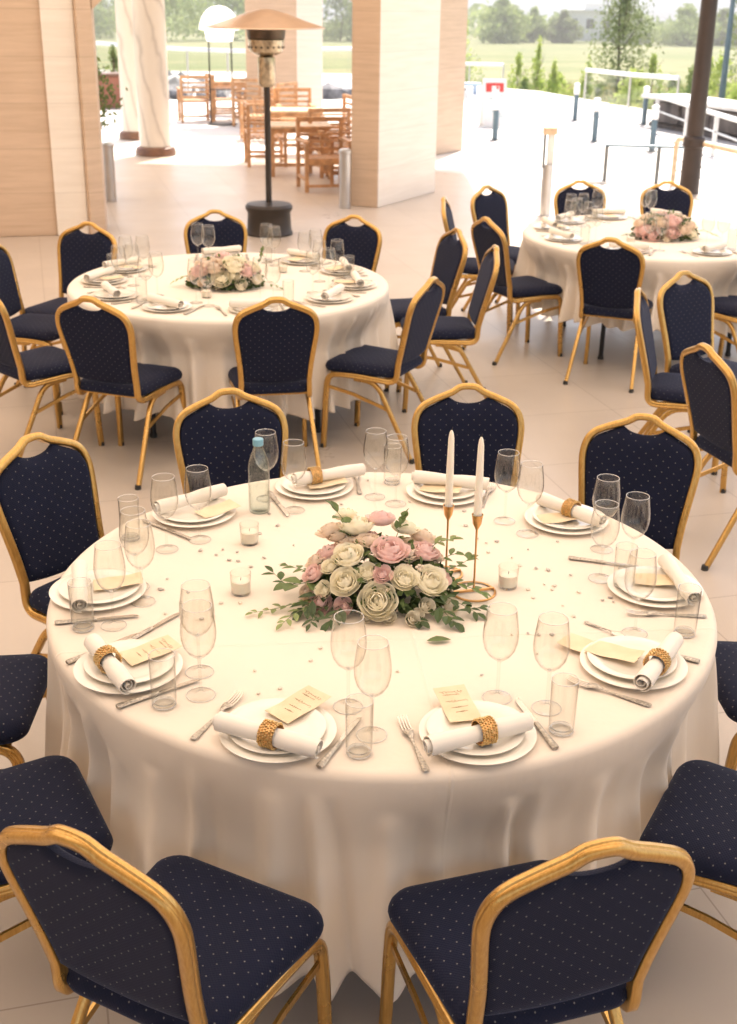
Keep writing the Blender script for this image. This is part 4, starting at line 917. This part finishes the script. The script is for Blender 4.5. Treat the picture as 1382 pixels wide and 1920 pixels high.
# ------------------------------------------------------------------ the back tables' settings
def settings(T, angs, tname, seed):
    rnd = random.Random(seed)
    for i, (a, nm) in enumerate(angs):
        a = R(a); u = Vector((math.cos(a), math.sin(a), 0)); v = Vector((-u.y, u.x, 0)); c_ = Vector((T[0], T[1], 0)) + u * .70
        w_ = f'on the {tname} table, {nm}'
        def at(du, dv, z): p = c_ + u * du + v * dv; return (p.x, p.y, z)
        place(PBIG, at(0, 0, ZT), 0, 'larger plate ' + w_); place(PSM, at(.004, 0, ZT + .0085), 0, 'smaller plate ' + w_)
        place(PN, at(.02, 0, ZT + .0235), a + PI / 2 + rnd.uniform(-.5, .5), 'rolled napkin ' + w_)
        if i % 3 != 1: place(PC2, at(-.045, .01, ZT + .0245), a + rnd.uniform(-.5, .5), 'beige card ' + w_)
        j1, j2 = rnd.uniform(-.02, .02), rnd.uniform(-.02, .02)
        place(PW, at(-.12 + j1, .15 + j2, ZT), 0, 'left hand wine glass ' + w_); place(PW, at(-.19 + j2, .09 + j1, ZT), 0, 'right hand wine glass ' + w_)
        if i % 2 == 0: place(PT, at(-.06 + j1, .20, ZT), 0, 'tumbler ' + w_)
        p = at(.09, -.155, ZT + .0005); place(PF, p, a + PI + rnd.uniform(-.1, .1), 'fork ' + w_)
        p = at(.09, .15, ZT + .0005); place(PK, p, a + PI + rnd.uniform(-.1, .1), 'knife ' + w_)
settings(T2, [(156, 'by the far left chair'), (100, 'behind its flowers'), (58, 'by the far right chair'), (183, 'by its leftmost chair'), (216, 'at the near left edge'), (249, 'at the front left chair'), (286, 'at the front middle chair'), (325, 'by the sideways quilted chair'), (354, 'at its right edge'), (27, 'at its right rear')], 'middle left', 21)
settings(T3, [(165, 'at its left edge'), (139, 'by the bright blue chair'), (105, 'at the rear left chair'), (71, 'before the bronze pole'), (201, 'by the sideways dark chair'), (246, 'at the front chair'), (290, 'at the front right chair')], 'right back', 22)
votive(-.88, 6.52, 'votive candle before the flowers on the middle left table'); votive(-.52, 7.2, 'votive candle behind the flowers on the middle left table'); votive(1.72, 8.3, 'votive candle on the right back table')

# ------------------------------------------------------------------ patio heater
t = empty('patio_heater', (-1.05, 12.70, 0), 0, 'tall patio heater with copper disc behind the middle left table', 'patio heater')
MB().lathe([(0, 0), (.235, 0), (.24, .02), (.225, .05), (.215, .22), (.235, .25), (.24, .28), (.22, .305), (.1, .32), (0, .322)], 48).build('base', M['heater_black'], t, smooth=40)
MB().lathe([(.03, .32), (.031, 1.44), (.0, 1.44)], 20).build('pole', M['heater_black'], t)
MB().lathe([(0, 1.42), (.06, 1.42), (.085, 1.45), (.085, 1.69), (.06, 1.71), (0, 1.71)], 32).build('valve_housing', M['heater_steel'], t, smooth=40)
h_ = MB().lathe([(0, 1.71), (.10, 1.712), (.155, 1.74), (.17, 1.78), (.178, 1.85), (.16, 1.855), (0, 1.856)], 36).build('burner', M['heater_steel'], t, smooth=40)
m = MB()
for k in range(18):
    a = 2 * PI * k / 18; m.ball((.168 * math.cos(a), .168 * math.sin(a), 1.785), .012, 6, 4)
m.build('vent_holes', M['heater_black'], h_, weld=False)
MB().lathe([(.175, 1.857), (.18, 1.86), (.19, 1.94), (.17, 1.95), (0, 1.95)], 36).build('emitter_screen', M['heater_brown'], t, smooth=40)
MB().lathe([(0, 2.125), (.06, 2.12), (.2, 2.085), (.4, 2.015), (.565, 1.965), (.57, 1.955), (.56, 1.952), (.39, 2.0), (.19, 2.06), (.03, 2.09), (0, 2.092)], 64).build('reflector', M['heater_disc'], t, smooth=40)

# ------------------------------------------------------------------ bins, plants, lamp at the arcade
def bin_(x, y, label):
    t = empty('steel_bin', (x, y, 0), 0, label, 'ashtray bin', 'brushed steel floor bins by the pillars')
    MB().lathe([(0, 0), (.066, 0), (.068, .01), (.068, .60), (0, .60)], 28).build('cylinder', M['steel'], t, smooth=40)
    MB().lathe([(.071, .602), (.074, .61), (.07, .645), (.045, .66), (0, .662)], 28).build('lid', M['steel'], t, smooth=40)
bin_(-.32, 14.45, 'brushed steel bin against the shade toned face of the nearest pillar'); bin_(-3.06, 14.7, 'brushed steel bin beside the left travertine pier')
def crown_mesh(name, seed, n, rx, ry, h, z0, lw, mat, shape='round', gaps=5):
    rnd = random.Random(seed); m = MB(); cl = []
    for k in range(gaps):
        a = rnd.uniform(0, 2 * PI); z = rnd.random(); rad = math.sin(min(1, z * 1.1 + .12) * PI) ** .6 if shape == 'round' else (1 - z) ** .8
        cl.append((math.cos(a) * rx * rad * .55, math.sin(a) * ry * rad * .55, z0 + h * (.08 + .86 * z), rnd.uniform(.35, .65) * (rad * .6 + .4)))
    for k in range(n):
        c_ = rnd.choice(cl); v = Vector([rnd.gauss(0, 1) for _ in range(3)]).normalized() * rnd.random() ** .4
        p = Vector((c_[0] + v.x * rx * c_[3], c_[1] + v.y * ry * c_[3], c_[2] + v.z * h * .22))
        d = Vector([rnd.gauss(0, 1) for _ in range(3)]).normalized(); s_ = d.orthogonal().normalized(); l = lw * rnd.uniform(.6, 1.4)
        m.add([p - d * l, p + s_ * l * .5, p + d * l, p - s_ * l * .5], [(0, 1, 2, 3)])
    return m
def trunk_mesh(seed, h, r, rx):
    rnd = random.Random(seed); m = MB(); m.tube(catmull([(0, 0, -.3), (rnd.uniform(-.05, .05) * h, 0, h * .35), (rnd.uniform(-.06, .06) * h, 0, h * .7), (0, 0, h * .95)], 4), r, 8, scale=[1 - .8 * k / 12 for k in range(13)])
    for k in range(6):
        a = rnd.uniform(0, 2 * PI); z = h * rnd.uniform(.25, .7); m.tube([(0, 0, z), (math.cos(a) * rx * .35, math.sin(a) * rx * .35, z + h * .1), (math.cos(a) * rx * .7, math.sin(a) * rx * .7, z + h * .22)], r * .35, 5, scale=[1, .7, .3])
    return m
def tree(name, x, y, h, rx, label, group, mat='fol_tree', seed=0, n=1500, lw=.1, shape='round', z0f=.12, gaps=26, cat='tree', z=None):
    t = empty(name, (x, y, gz(x, y) if z is None else z), 0, label, cat, group)
    crown_mesh('crown', seed, n, rx, rx, h * (1 - z0f), h * z0f, lw, mat, shape, gaps).build('crown', M[mat], t, smooth=0, weld=False)
    trunk_mesh(seed, h, max(.012, h * .014), rx).build('trunk', M['bark'], t, smooth=60); return t
# ficus in a pot by the left pier; brick red planter
t = empty('potted_plant', (-3.42, 14.9, 0), 0, 'leafy potted plant spilling from behind the left travertine pier', 'plant')
crown_mesh('leaves', 5, 1500, .52, .4, 1.15, .62, .035, 'leaf_mid', 'round', 22).build('leaves', M['leaf_mid'], t, smooth=0, weld=False)
MB().tube([(0, 0, .4), (.03, 0, .9), (0, .02, 1.4)], .016, 8).build('stem', M['bark'], t)
MB().lathe([(0, 0), (.13, 0), (.18, .4), (.19, .42), (.165, .42), (.16, .38), (0, .37)], 28).build('pot', M['terracotta'], t)
t = empty('brick_planter', (-5.9, 27.6, 0), R(12), 'low brick red planter wall left of the marble columns', 'planter')
MB().box((0, 0, .32), (2.0, .6, .64)).build('wall', M['terracotta'], t, smooth=0, bevel=.02); MB().box((0, 0, .665), (2.08, .68, .05)).build('coping', M['brown_stone'], t, smooth=0)
t = empty('tall_shrub', (-5.9, 29.6, 0), 0, 'thin dark shrub standing behind the red planter', 'shrub')
crown_mesh('c', 8, 380, .35, .3, 1.0, .1, .05, 'fol_tree', 'cone', 9).build('foliage', M['fol_tree'], t, smooth=0, weld=False); MB().tube([(0, 0, -.2), (0, 0, .9)], .02, 6).build('stem', M['bark'], t)
t = empty('dome_lamp', (-2.85, 24.2, 0), 0, 'glowing white dome lamp on thin dark legs left of the heater', 'lamp')
MB().lathe([(0, 2.06), (.12, 2.045), (.22, 1.99), (.31, 1.88), (.36, 1.74), (.37, 1.66), (.34, 1.655), (0, 1.655)], 40).build('dome_shade', M['lamp_lit'], t, smooth=50)
MB().lathe([(0, 1.65), (.27, 1.65), (.27, 1.63), (.235, 1.46), (0, 1.46)], 40).build('drum_shade', M['lamp_lit'], t, smooth=50)
for s_ in (-1, 1): MB().tube([(s_ * .205, 0, 1.46), (s_ * .21, 0, .02)], .014, 8).build('leg', M['black_metal'], t)
MB().tube([(-.22, 0, .62), (.22, 0, .62)], .01, 8).build('crossbar', M['black_metal'], t)
MB().lathe([(0, 0), (.27, 0), (.27, .02), (0, .025)], 30).build('base', M['black_metal'], t)

# ------------------------------------------------------------------ wooden garden furniture
def wchair(mat='wood_chair', back=.92):
    t = empty('wooden_armchair', label='wooden armchair', cat='wooden chair', group='slatted wooden armchairs on the terrace')
    W_, D_ = .60, .56
    for sx in (-1, 1):
        lg = MB().box((sx * W_ / 2, D_ / 2, .31), (.05, .05, .62)); lg.build('leg', M[mat], t, smooth=0)
        MB().box((sx * W_ / 2, -D_ / 2, back / 2), (.05, .05, back)).build('leg', M[mat], t, smooth=0)
        MB().box((sx * W_ / 2, .0, .645), (.075, D_ + .08, .03)).build('armrest', M[mat], t, smooth=0)
        MB().box((sx * W_ / 2, .0, .16), (.035, D_ - .05, .04)).build('stretcher', M[mat], t, smooth=0)
    m = MB()
    for k in range(6): m.box((0, -.22 + .09 * k, .42), (W_ - .06, .07, .025))
    m.box((0, D_ / 2 - .005, .385), (W_ - .05, .03, .06)); m.build('seat', M[mat], t, smooth=0)
    m = MB(); m.box((0, -D_ / 2, back - .03), (W_ - .051, .035, .06)); m.box((0, -D_ / 2, .50), (W_ - .051, .03, .05))
    for k in range(3): m.box((0, -D_ / 2, .60 + .09 * k), (W_ - .051, .018, .035))
    m.build('backrest', M[mat], t, smooth=0)
    m = MB(); m.box((0, D_ / 2, .08), (W_ - .051, .03, .035)); m.build('foot_rail', M[mat], t, smooth=0)
    return t
def wtable():
    t = empty('wooden_table', label='wooden table', cat='wooden table', group='low wooden tables on the terrace')
    m = MB()
    for k in range(7): m.box((0, -.30 + .1 * k, .64), (.85, .09, .03))
    m.build('tabletop', M['wood_light'], t, smooth=0)
    m = MB(); m.box((0, -.3, .595), (.76, .025, .06)); m.box((0, .3, .595), (.76, .025, .06)); m.build('apron', M['wood_chair'], t, smooth=0)
    for sx in (-1, 1):
        for sy in (-1, 1): MB().box((sx * .37, sy * .285, .31), (.055, .055, .62)).build('leg', M['wood_chair'], t, smooth=0)
    MB().box((0, 0, .12), (.70, .04, .04)).build('stretcher', M['wood_chair'], t, smooth=0)
    return t
WC, WT = wchair(), wtable()
for x, y, a, l_ in [(-3.42, 24.7, 15, 'tall backed wooden armchair farthest left on the terrace'), (-2.92, 25.1, -70, 'wooden armchair just right of the farthest left one'), (-2.35, 25.6, 80, 'wooden armchair left of the heater, by the dome lamp'), (-1.95, 21.6, 100, 'wooden armchair directly behind the heater pole'), (-1.30, 21.2, 190, 'wooden armchair at the far table right of the heater'), (-.52, 17.3, 200, 'wooden armchair between heater and nearest pillar, farther one'), (-.62, 15.95, -165, 'wooden armchair with patterned back nearest the steel bin'), (-1.55, 18.3, -80, 'wooden armchair left of the nearer wooden table'), (-1.75, 22.9, 60, 'wooden armchair beyond the heater, before the far pillar'), (-.62, 19.9, 110, 'wooden armchair at the right end of the farther table'), (-2.25, 24.0, -20, 'wooden armchair between dome lamp and far pillar'), (-.30, 16.6, 95, 'wooden armchair half hidden by the nearest pillar')]:
    place(WC, (x, y, 0), R(a), l_, sc=.92)
for x, y, a, l_ in [(-1.02, 17.35, 8, 'wooden table nearer the heater, right of its pole'), (-1.22, 19.7, 5, 'wooden table farther from the heater, before the far pillar'), (-2.9, 26.3, 0, 'wooden table beyond the farthest armchairs')]:
    place(WT, (x, y, 0), R(a), l_)

# ------------------------------------------------------------------ railings and rock garden at the back
def glass_rail(name, P, ztop, label, posts=True, mat='rail_white', r=.045, glassy=True, zb=0, group=None, thick=.012):
    t = empty(name, (P[0][0], P[0][1], zb), 0, label, 'railing', group); Q = [Vector((x - P[0][0], y - P[0][1], 0)) for x, y in P]
    MB().tube([(q.x, q.y, ztop) for q in Q], r, 10).build('top_rail', M[mat], t, smooth=50)
    for i, q in enumerate(Q):
        if posts: MB().tube([(q.x, q.y, 0), (q.x, q.y, ztop)], r * .55, 8).build('post', M['steel'], t)
        if i < len(Q) - 1 and glassy:
            d = (Q[i + 1] - q); L = d.length; a = math.atan2(d.y, d.x); c_ = q + d / 2
            MB().box((c_.x, c_.y, ztop * .5), (L - .1, thick, ztop * .82), rz=a).build('glass_panel', M['glass'], t, smooth=0)
glass_rail('glass_railing', [(-9.5, 36.6), (-7.2, 33.9), (-5.8, 32.2), (-4.4, 30.8), (-3.4, 30.3), (-2.4, 30.2)], 1.06, 'curved glass railing with white handrail behind the columns')
glass_rail('glass_railing', [(-1.55, 31.5), (-.2, 32.5), (1.2, 33.6)], 1.07, 'glass railing with white handrail seen right of the far pillar')
glass_rail('glass_railing', [(1.6, 35.4), (2.55, 35.3), (3.45, 35.2)], .62, 'short low glass railing at the far end of the white terrace')
glass_rail('glass_railing', [(4.55, 28.2), (5.2, 26.6), (5.95, 25.6)], .86, 'glass railing with a flat white top beside the terrace bollards')
rnd = random.Random(33)
for nm, mt, cnt, lab in (('pale_rocks', 'stone_white', 420, 'mass of pale rocks beyond the glass railing'), ('dark_rocks', 'stone_grey', 190, 'dark rocks mixed among the pale ones beyond the railing')):
    m = MB()
    for k in range(cnt):
        x = rnd.uniform(-11, 2.2); y = 30.9 + max(0, (-2.4 - x)) * .75 + rnd.random() ** 1.3 * 11; s_ = rnd.uniform(.12, .42)
        bm = bmesh.new(); bmesh.ops.create_icosphere(bm, subdivisions=1, radius=s_)
        V = [(v.co.x * rnd.uniform(.8, 1.2) + x, v.co.y * rnd.uniform(.8, 1.2) + y, v.co.z * rnd.uniform(.5, .8) + gz(x, y) + .38 + s_ * .2 + .25 * rnd.random()) for v in bm.verts]; F = [tuple(v.index for v in f.verts) for f in bm.faces]; bm.free(); m.add(V, F)
    tag(m.build(nm, M[mt], None, smooth=0, weld=False), lab, 'rocks', None, 'stuff')
m = MB().prism([(-12, 30.2), (-2.4, 30.2), (2.3, 34.2), (2.3, 46), (-12, 46)], -.6, -.25); structure('rock_bed', m, M['stone_white'], smooth=0)

# ------------------------------------------------------------------ right side terrace furniture
def bollard():
    t = empty('bollard_light', label='bollard light', cat='bollard light', group='bollard lights along the white terrace')
    MB().lathe([(0, 0), (.12, 0), (.12, .012), (.05, .016), (0, .016)], 24).build('base_plate', M['steel_dark'], t)
    MB().lathe([(.048, .016), (.048, .50), (0, .50)], 20).build('post', M['blue_paint'], t)
    MB().lathe([(.052, .502), (.062, .52), (.062, .66), (.055, .68), (0, .68)], 20).build('lamp_head', M['white_paint'], t, smooth=40)
    MB().lathe([(.064, .682), (.064, .70), (.03, .72), (0, .722)], 20).build('lid', M['white_paint'], t); return t
PBO = bollard()
for x, y, l_ in [(2.08, 22.1, 'bollard light in front of the red and white board'), (4.05, 26.1, 'bollard light farthest back in the middle of the terrace'), (3.79, 22.1, 'bollard light with pale square head above the glass gate'), (5.3, 25.4, 'bollard light with white head at the planting edge'), (4.49, 20.7, 'bollard light just right of the glass gate top rail')]:
    place(PBO, (x, y, -.004), 0, l_, sc=(1, 1, 1))
t = empty('information_post', (1.93, 14.1, 0), R(12), 'steel post with a pale wooden board in front of the white terrace', 'post')
MB().lathe([(0, 0), (.09, 0), (.09, .01), (.058, .012), (.058, .56), (0, .56)], 24).build('steel_cylinder', M['steel'], t, smooth=40)
MB().box((.02, 0, .72), (.07, .03, .32)).build('board', M['stone_white'], t, smooth=0); MB().box((0, 0, .915), (.15, .06, .075)).build('cap_block', M['wood_light'], t, smooth=0, bevel=.006)
MB().box((-.055, 0, .70), (.022, .03, .36)).build('side_strip', M['steel_dark'], t, smooth=0)
t = empty('notice_board', (2.28, 24.4, -.004), R(6), 'white folding board with a red printed emblem on the terrace', 'sign')
bd_ = MB(); bd_.add([(-.22, -.03, .02), (.22, -.03, .02), (.22, .17, .86), (-.22, .17, .86), (-.22, 0, .02), (.22, 0, .02), (.22, .2, .86), (-.22, .2, .86)], [(0, 1, 2, 3), (7, 6, 5, 4), (0, 4, 5, 1), (1, 5, 6, 2), (2, 6, 7, 3), (3, 7, 4, 0)]); fp = bd_.build('front_panel', M['white_paint'], t, smooth=0)
def onb(x, z, dx, dz, off=.0):  # quad lying on the slanted front face
    y_ = lambda zz: -.03 + .2 * (zz - .02) / .84 - .004 - off
    return [(x - dx, y_(z - dz), z - dz), (x + dx, y_(z - dz), z - dz), (x + dx, y_(z + dz), z + dz), (x - dx, y_(z + dz), z + dz)]
m = MB()
for x, z, dx, dz in ((-.12, .71, .055, .08), (.05, .765, .115, .025), (.125, .685, .04, .055), (.045, .71, .02, .025)): m.add(onb(x, z, dx, dz), [(0, 1, 2, 3)])
m.build('red_emblem', M['sign_red'], fp, smooth=0)
m = MB(); rnd = random.Random(2)
for k in range(9): m.add(onb(rnd.uniform(-.1, .1), .56 - .045 * k, rnd.uniform(.04, .08), .008), [(0, 1, 2, 3)])
m.build('printed_lines', M['sign_ink'], fp, smooth=0)
MB().add([(-.22, .42, .0), (.22, .42, .0), (.22, .23, .86), (-.22, .23, .86), (-.22, .44, .0), (.22, .44, .0), (.22, .25, .86), (-.22, .25, .86)], [(0, 1, 2, 3), (7, 6, 5, 4), (0, 4, 5, 1), (1, 5, 6, 2), (2, 6, 7, 3), (3, 7, 4, 0)]).build('rear_panel', M['white_paint'], t, smooth=0)
t = empty('low_bench', (1.95, 33.2, -.004), 0, 'long low pale blue bench at the far left of the white terrace', 'bench')
MB().box((0, 0, .24), (1.5, .4, .07)).build('seat', M['pale_blue'], t, smooth=0, bevel=.01)
for s_ in (-1, 1): MB().box((s_ * .6, 0, .10), (.08, .34, .2)).build('leg', M['pale_blue'], t, smooth=0)
t = empty('glass_gate', (3.07, 16.88, 0), 0, 'low glass gate with dark posts and teal top rail behind the chairs', 'gate')
for x in (0, .69): MB().box((x, 0, .235), (.045, .045, .47)).build('post', M['steel_dark'], t, smooth=0, bevel=.004)
MB().tube([(-.02, 0, .485), (1.0, -.02, .475)], .018, 8).build('top_rail', M['blue_paint'], t); MB().box((.345, 0, .24), (.62, .012, .40)).build('glass_panel', M['glass'], t, smooth=0)
MB().box((-.12, .05, .015), (.3, .3, .03)).build('floor_plate', M['steel'], t, smooth=0)
# right hand handrails
t = empty('handrail', (3.95, 16.75, 0), 0, 'beige topped tubular handrail curving down beside the bronze pole', 'handrail')
tp = fillet([(.0, 0, 0), (.0, 0, .60), (.35, -1.7, .62), (.9, -4.0, .64)], .12, 6)
MB().tube(tp, .032, 10).build('top_rail', M['wood_light'], t, smooth=50)
for z in (.2, .33): MB().tube([(.02, -.05, z), (.35, -1.7, z), (.9, -4, z)], .007, 6).build('wire', M['steel_dark'], t)
for f in (.5, 1.0): MB().tube([(.9 * f, -4 * f - .0, 0), (.9 * f, -4 * f, .62)], .02, 8).build('post', M['steel'], t)
t = empty('handrail', (5.27, 24.2, 0), 0, 'white topped railing in front of the dark stone blocks', 'handrail')
MB().tube([(0, 0, .62), (.05, -2.2, .62), (.10, -5.5, .64), (.2, -8, .64)], .038, 10).build('top_rail', M['rail_white'], t, smooth=50)
MB().tube([(0, 0, .36), (.05, -2.2, .36), (.10, -5.5, .36), (.2, -8, .36)], .016, 8).build('mid_rail', M['steel'], t)
for x, y in ((0, 0), (.05, -2.2), (.08, -4.0), (.12, -6)): MB().box((x, y, .3), (.06, .06, .6)).build('post', M['steel'], t, smooth=0)
t = empty('stone_block_wall', (6.5, 22.4, -.3), R(-72), 'low wall of dark rough stone blocks at the right edge', 'wall')
m = MB(); rnd = random.Random(6)
for k in range(6):
    for j in range(2): m.box((-2.6 + k * .98 + rnd.uniform(-.04, .04) + .3 * j, rnd.uniform(-.05, .05), .2 + .40 * j), (.95, .5 + rnd.uniform(-.05, .05), .38))
m.build('blocks', M['block_stone'], t, smooth=0, bevel=.04); MB().box((0, .1, .85), (6.2, 1.0, .06)).build('coping', M['stone_white'], t, smooth=0, bevel=.01)
t = empty('bronze_pole', (4.0, 16.05, 0), 0, 'thick dark bronze pole at the right rising out of the picture', 'pole')
MB().lathe([(0, 0), (.13, 0), (.125, .05), (.118, .56), (0, .56)], 32).build('lower_shaft', M['bronze_paint'], t)
MB().lathe([(.121, .561), (.135, .57), (.14, .60), (.13, .63), (.136, .66), (.125, .69), (.108, .70), (0, .70)], 32).build('collar', M['bronze_paint'], t, smooth=40)
MB().lathe([(.107, .701), (.10, 2.0), (.09, 4.9), (0, 4.9)], 32).build('upper_shaft', M['bronze_paint'], t)
t = empty('street_lamp', (7.84, 29.4, gz(7.84, 29.4)), 0, 'slim blue grey lamp post near the upper right corner', 'street lamp')
MB().lathe([(0, 0), (.085, 0), (.08, .3), (.05, 3.0), (0, 3.0)], 16).build('post', M['blue_paint'], t)
MB().lathe([(.05, 3.001), (.16, 3.05), (.17, 3.09), (.05, 3.14), (0, 3.16)], 20).build('lamp_head', M['blue_paint'], t)

# ------------------------------------------------------------------ vegetation and far things
tree('birch_tree', 7.0, 37.5, 4.1, 1.05, 'tall loose leafed tree in the field left of the bronze pole', None, 'fol_tree', 41, 3600, .055, gaps=40, z0f=.10)
tree('birch_tree', 11.6, 38, 4.6, 1.9, 'leafy tree cut by the right edge behind the lamp post', None, 'fol_tree', 43, 3200, .07, gaps=34)
small = [(5.1, 41, 1.9, .32, 'light green young tree standing above the far bollard', 'round'), (6.6, 40.5, 1.5, .3, 'light green young tree third from the left in the field', 'round'), (3.55, 52, 2.4, .8, 'yellow green bush at the left of the field behind the notice board', 'round'), (4.6, 42, 1.5, .5, 'light green low bush left of the young trees', 'round'), (7.9, 37.3, 1.6, .42, 'light green young tree before the tall birch trunk', 'round'), (9.3, 36.5, 1.5, .35, 'light green young tree right of the birch', 'round'), (10.0, 35.3, 1.2, .6, 'bright bush left of the bronze pole base', 'round'), (8.9, 39, 1.0, .7, 'darker low bush between the young trees', 'round'), (8.2, 31, 1.5, .7, 'bright green bush behind the lamp post', 'round'), (6.0, 30.5, 1.2, .5, 'green shrub at the terrace edge behind the white headed bollard', 'round'), (9.9, 29.5, 1.5, .8, 'green bush at the right edge beyond the stone wall', 'round'), (4.95, 36.2, 1.3, .28, 'slim bright shrub rising at the terrace edge', 'round'), (4.3, 37.5, .9, .4, 'grey green shrub low at the terrace edge', 'round')]
for k, (x, y, h_, r_, l_, sh) in enumerate(small):
    tree('young_tree' if 'tree' in l_ else 'bush', x, y, h_ * 1.1, r_, l_, 'young trees and bushes in the field', 'fol_light' if 'dark' not in l_ and 'grey' not in l_ else 'fol_far', 60 + k, 420, .075, 'round', .05, 14, 'tree' if 'tree' in l_ else 'bush')
far = [(-44, 205, 12, 9, 'big dark green tree far behind the marble columns'), (-30, 190, 10.5, 9, 'broad green tree far behind the dome lamp, left'), (-21, 196, 10, 8, 'broad green tree far behind the dome lamp, right'), (-5.5, 205, 10, 8, 'green tree far behind the gap between the pillars'), (19.5, 205, 7.4, 4.6, 'round pale green tree at the far edge of the field, right of the pillar'), (25.5, 214, 5.6, 2.8, 'dark green round tree left of the white house'), (30, 212, 5.2, 3, 'paler tree left of the white house'), (42, 214, 5.6, 4, 'pale green tree far behind the birch'), (49, 210, 6.4, 6, 'light green far tree between birch and bronze pole'), (56, 214, 6, 5.5, 'dark green far tree left of the bronze pole'), (63, 205, 7, 6.5, 'far tree right of the bronze pole')]
for k, (x, y, h_, r_, l_) in enumerate(far):
    tree('field_tree', x, y, h_ * .85, r_ * 1.1, l_, 'trees along the far edge of the field', 'fol_far' if k % 3 else 'fol_tree', 90 + k, 2600, .40, gaps=30, z0f=.02)
rnd = random.Random(55)
shrubs = [(6.9, 31.5), (7.6, 33.2), (8.4, 34.6), (9.3, 33.4), (10.4, 32.0), (11.2, 34.4), (9.0, 30.2), (10.6, 28.6), (12.0, 30.6), (7.2, 35.4), (6.0, 35.0), (5.4, 38.6), (12.6, 35.5), (8.0, 28.6)]
where = ['left of the birch foot', 'below the birch', 'right of the birch foot', 'between birch and bronze pole', 'right of the bronze pole, low', 'right of the bronze pole, farther back', 'behind the white topped railing', 'at the lower right edge of the field', 'at the far right edge', 'farther behind the flat white glass rail', 'left of the flat white glass rail', 'above the middle bollards', 'under the right edge tree', 'just behind the right hand railing']
for k, ((x, y), w_) in enumerate(zip(shrubs, where)):
    tree('bush', x, y, rnd.uniform(.7, 1.5), rnd.uniform(.35, .8), ('bright green' if k % 2 else 'dull green') + ' scrub bush ' + w_, 'young trees and bushes in the field', 'fol_light' if k % 2 else 'fol_far', 160 + k, 420, .07, 'round', .03, 14, 'bush')
m = MB(); rnd = random.Random(77)
for k in range(9000):
    x = rnd.uniform(-160, 200); y = 232 + rnd.random() * 70; hh = (3.4 + 1.8 * math.sin(x * .09) + 1.2 * math.sin(x * .31 + 2)) * (.6 + .5 * rnd.random()); z = gz(x, y) + rnd.random() * hh
    d = Vector([rnd.gauss(0, 1) for _ in range(3)]).normalized(); s_ = d.orthogonal().normalized(); l = rnd.uniform(.6, 1.4); p = Vector((x, y, z)); m.add([p - d * l, p + s_ * l * .6, p + d * l, p - s_ * l * .6], [(0, 1, 2, 3)])
tag(m.build('far_wood', M['fol_far'], None, smooth=0, weld=False), 'hazy band of trees along the horizon', 'wood', None, 'stuff')
m = MB()
for k in range(8000):
    x = rnd.uniform(2.5, 17); y = rnd.uniform(27, 60); 
    if x < 5.0 + max(0, 34 - y) * .12 and y < 36.5: continue
    z = gz(x, y); hh = rnd.uniform(.12, .6); a = rnd.uniform(0, 6); l = rnd.uniform(.02, .05)
    for q in range(3):
        dx, dy = rnd.uniform(-.1, .1), rnd.uniform(-.1, .1); m.add([(x + dx - l, y + dy, z), (x + dx + l, y + dy, z), (x + dx * 2.2, y + dy * 2.2, z + hh)], [(0, 1, 2)])
tag(m.build('rough_grass', M['fol_dry'], None, smooth=0, weld=False), 'rough tufted grass and weeds beyond the terrace edge', 'grass', None, 'stuff')
t = empty('white_house', (35.6, 221, gz(35.6, 221) + .3), R(-8), 'small white house among trees on the horizon', 'house')
MB().box((0, 0, 2.3), (8.5, 5, 4.6)).build('wall', M['house_white'], t, smooth=0); MB().prism([(-4.7, -2.9), (4.7, -2.9), (4.7, 2.9), (-4.7, 2.9)], 4.6, 4.8).box((.8, 0, 5.3), (3.6, 3.4, .99)).build('roof', M['house_white'], t, smooth=0)
for x in (-2.7, 0, 2.7): MB().box((x, -2.51, 2.7), (1.2, .06, 1.5)).build('window', M['window_dark'], t, smooth=0)

# ------------------------------------------------------------------ air
n = NT('haze'); n.t.nodes.remove(n.b); pv = n.n('VolumePrincipled'); pv.inputs['Color'].default_value = (1, .99, .95, 1); pv.inputs['Density'].default_value = .0014; pv.inputs['Anisotropy'].default_value = .0
n.l(pv.outputs[0], n.out.inputs['Volume'])
b = MB(); b.box((0, 180, 10), (1600, 1700, 130)); o = b.build('haze', n.m, None, smooth=0); o['kind'] = 'stuff'; o['label'] = 'pale summer haze over the far field'
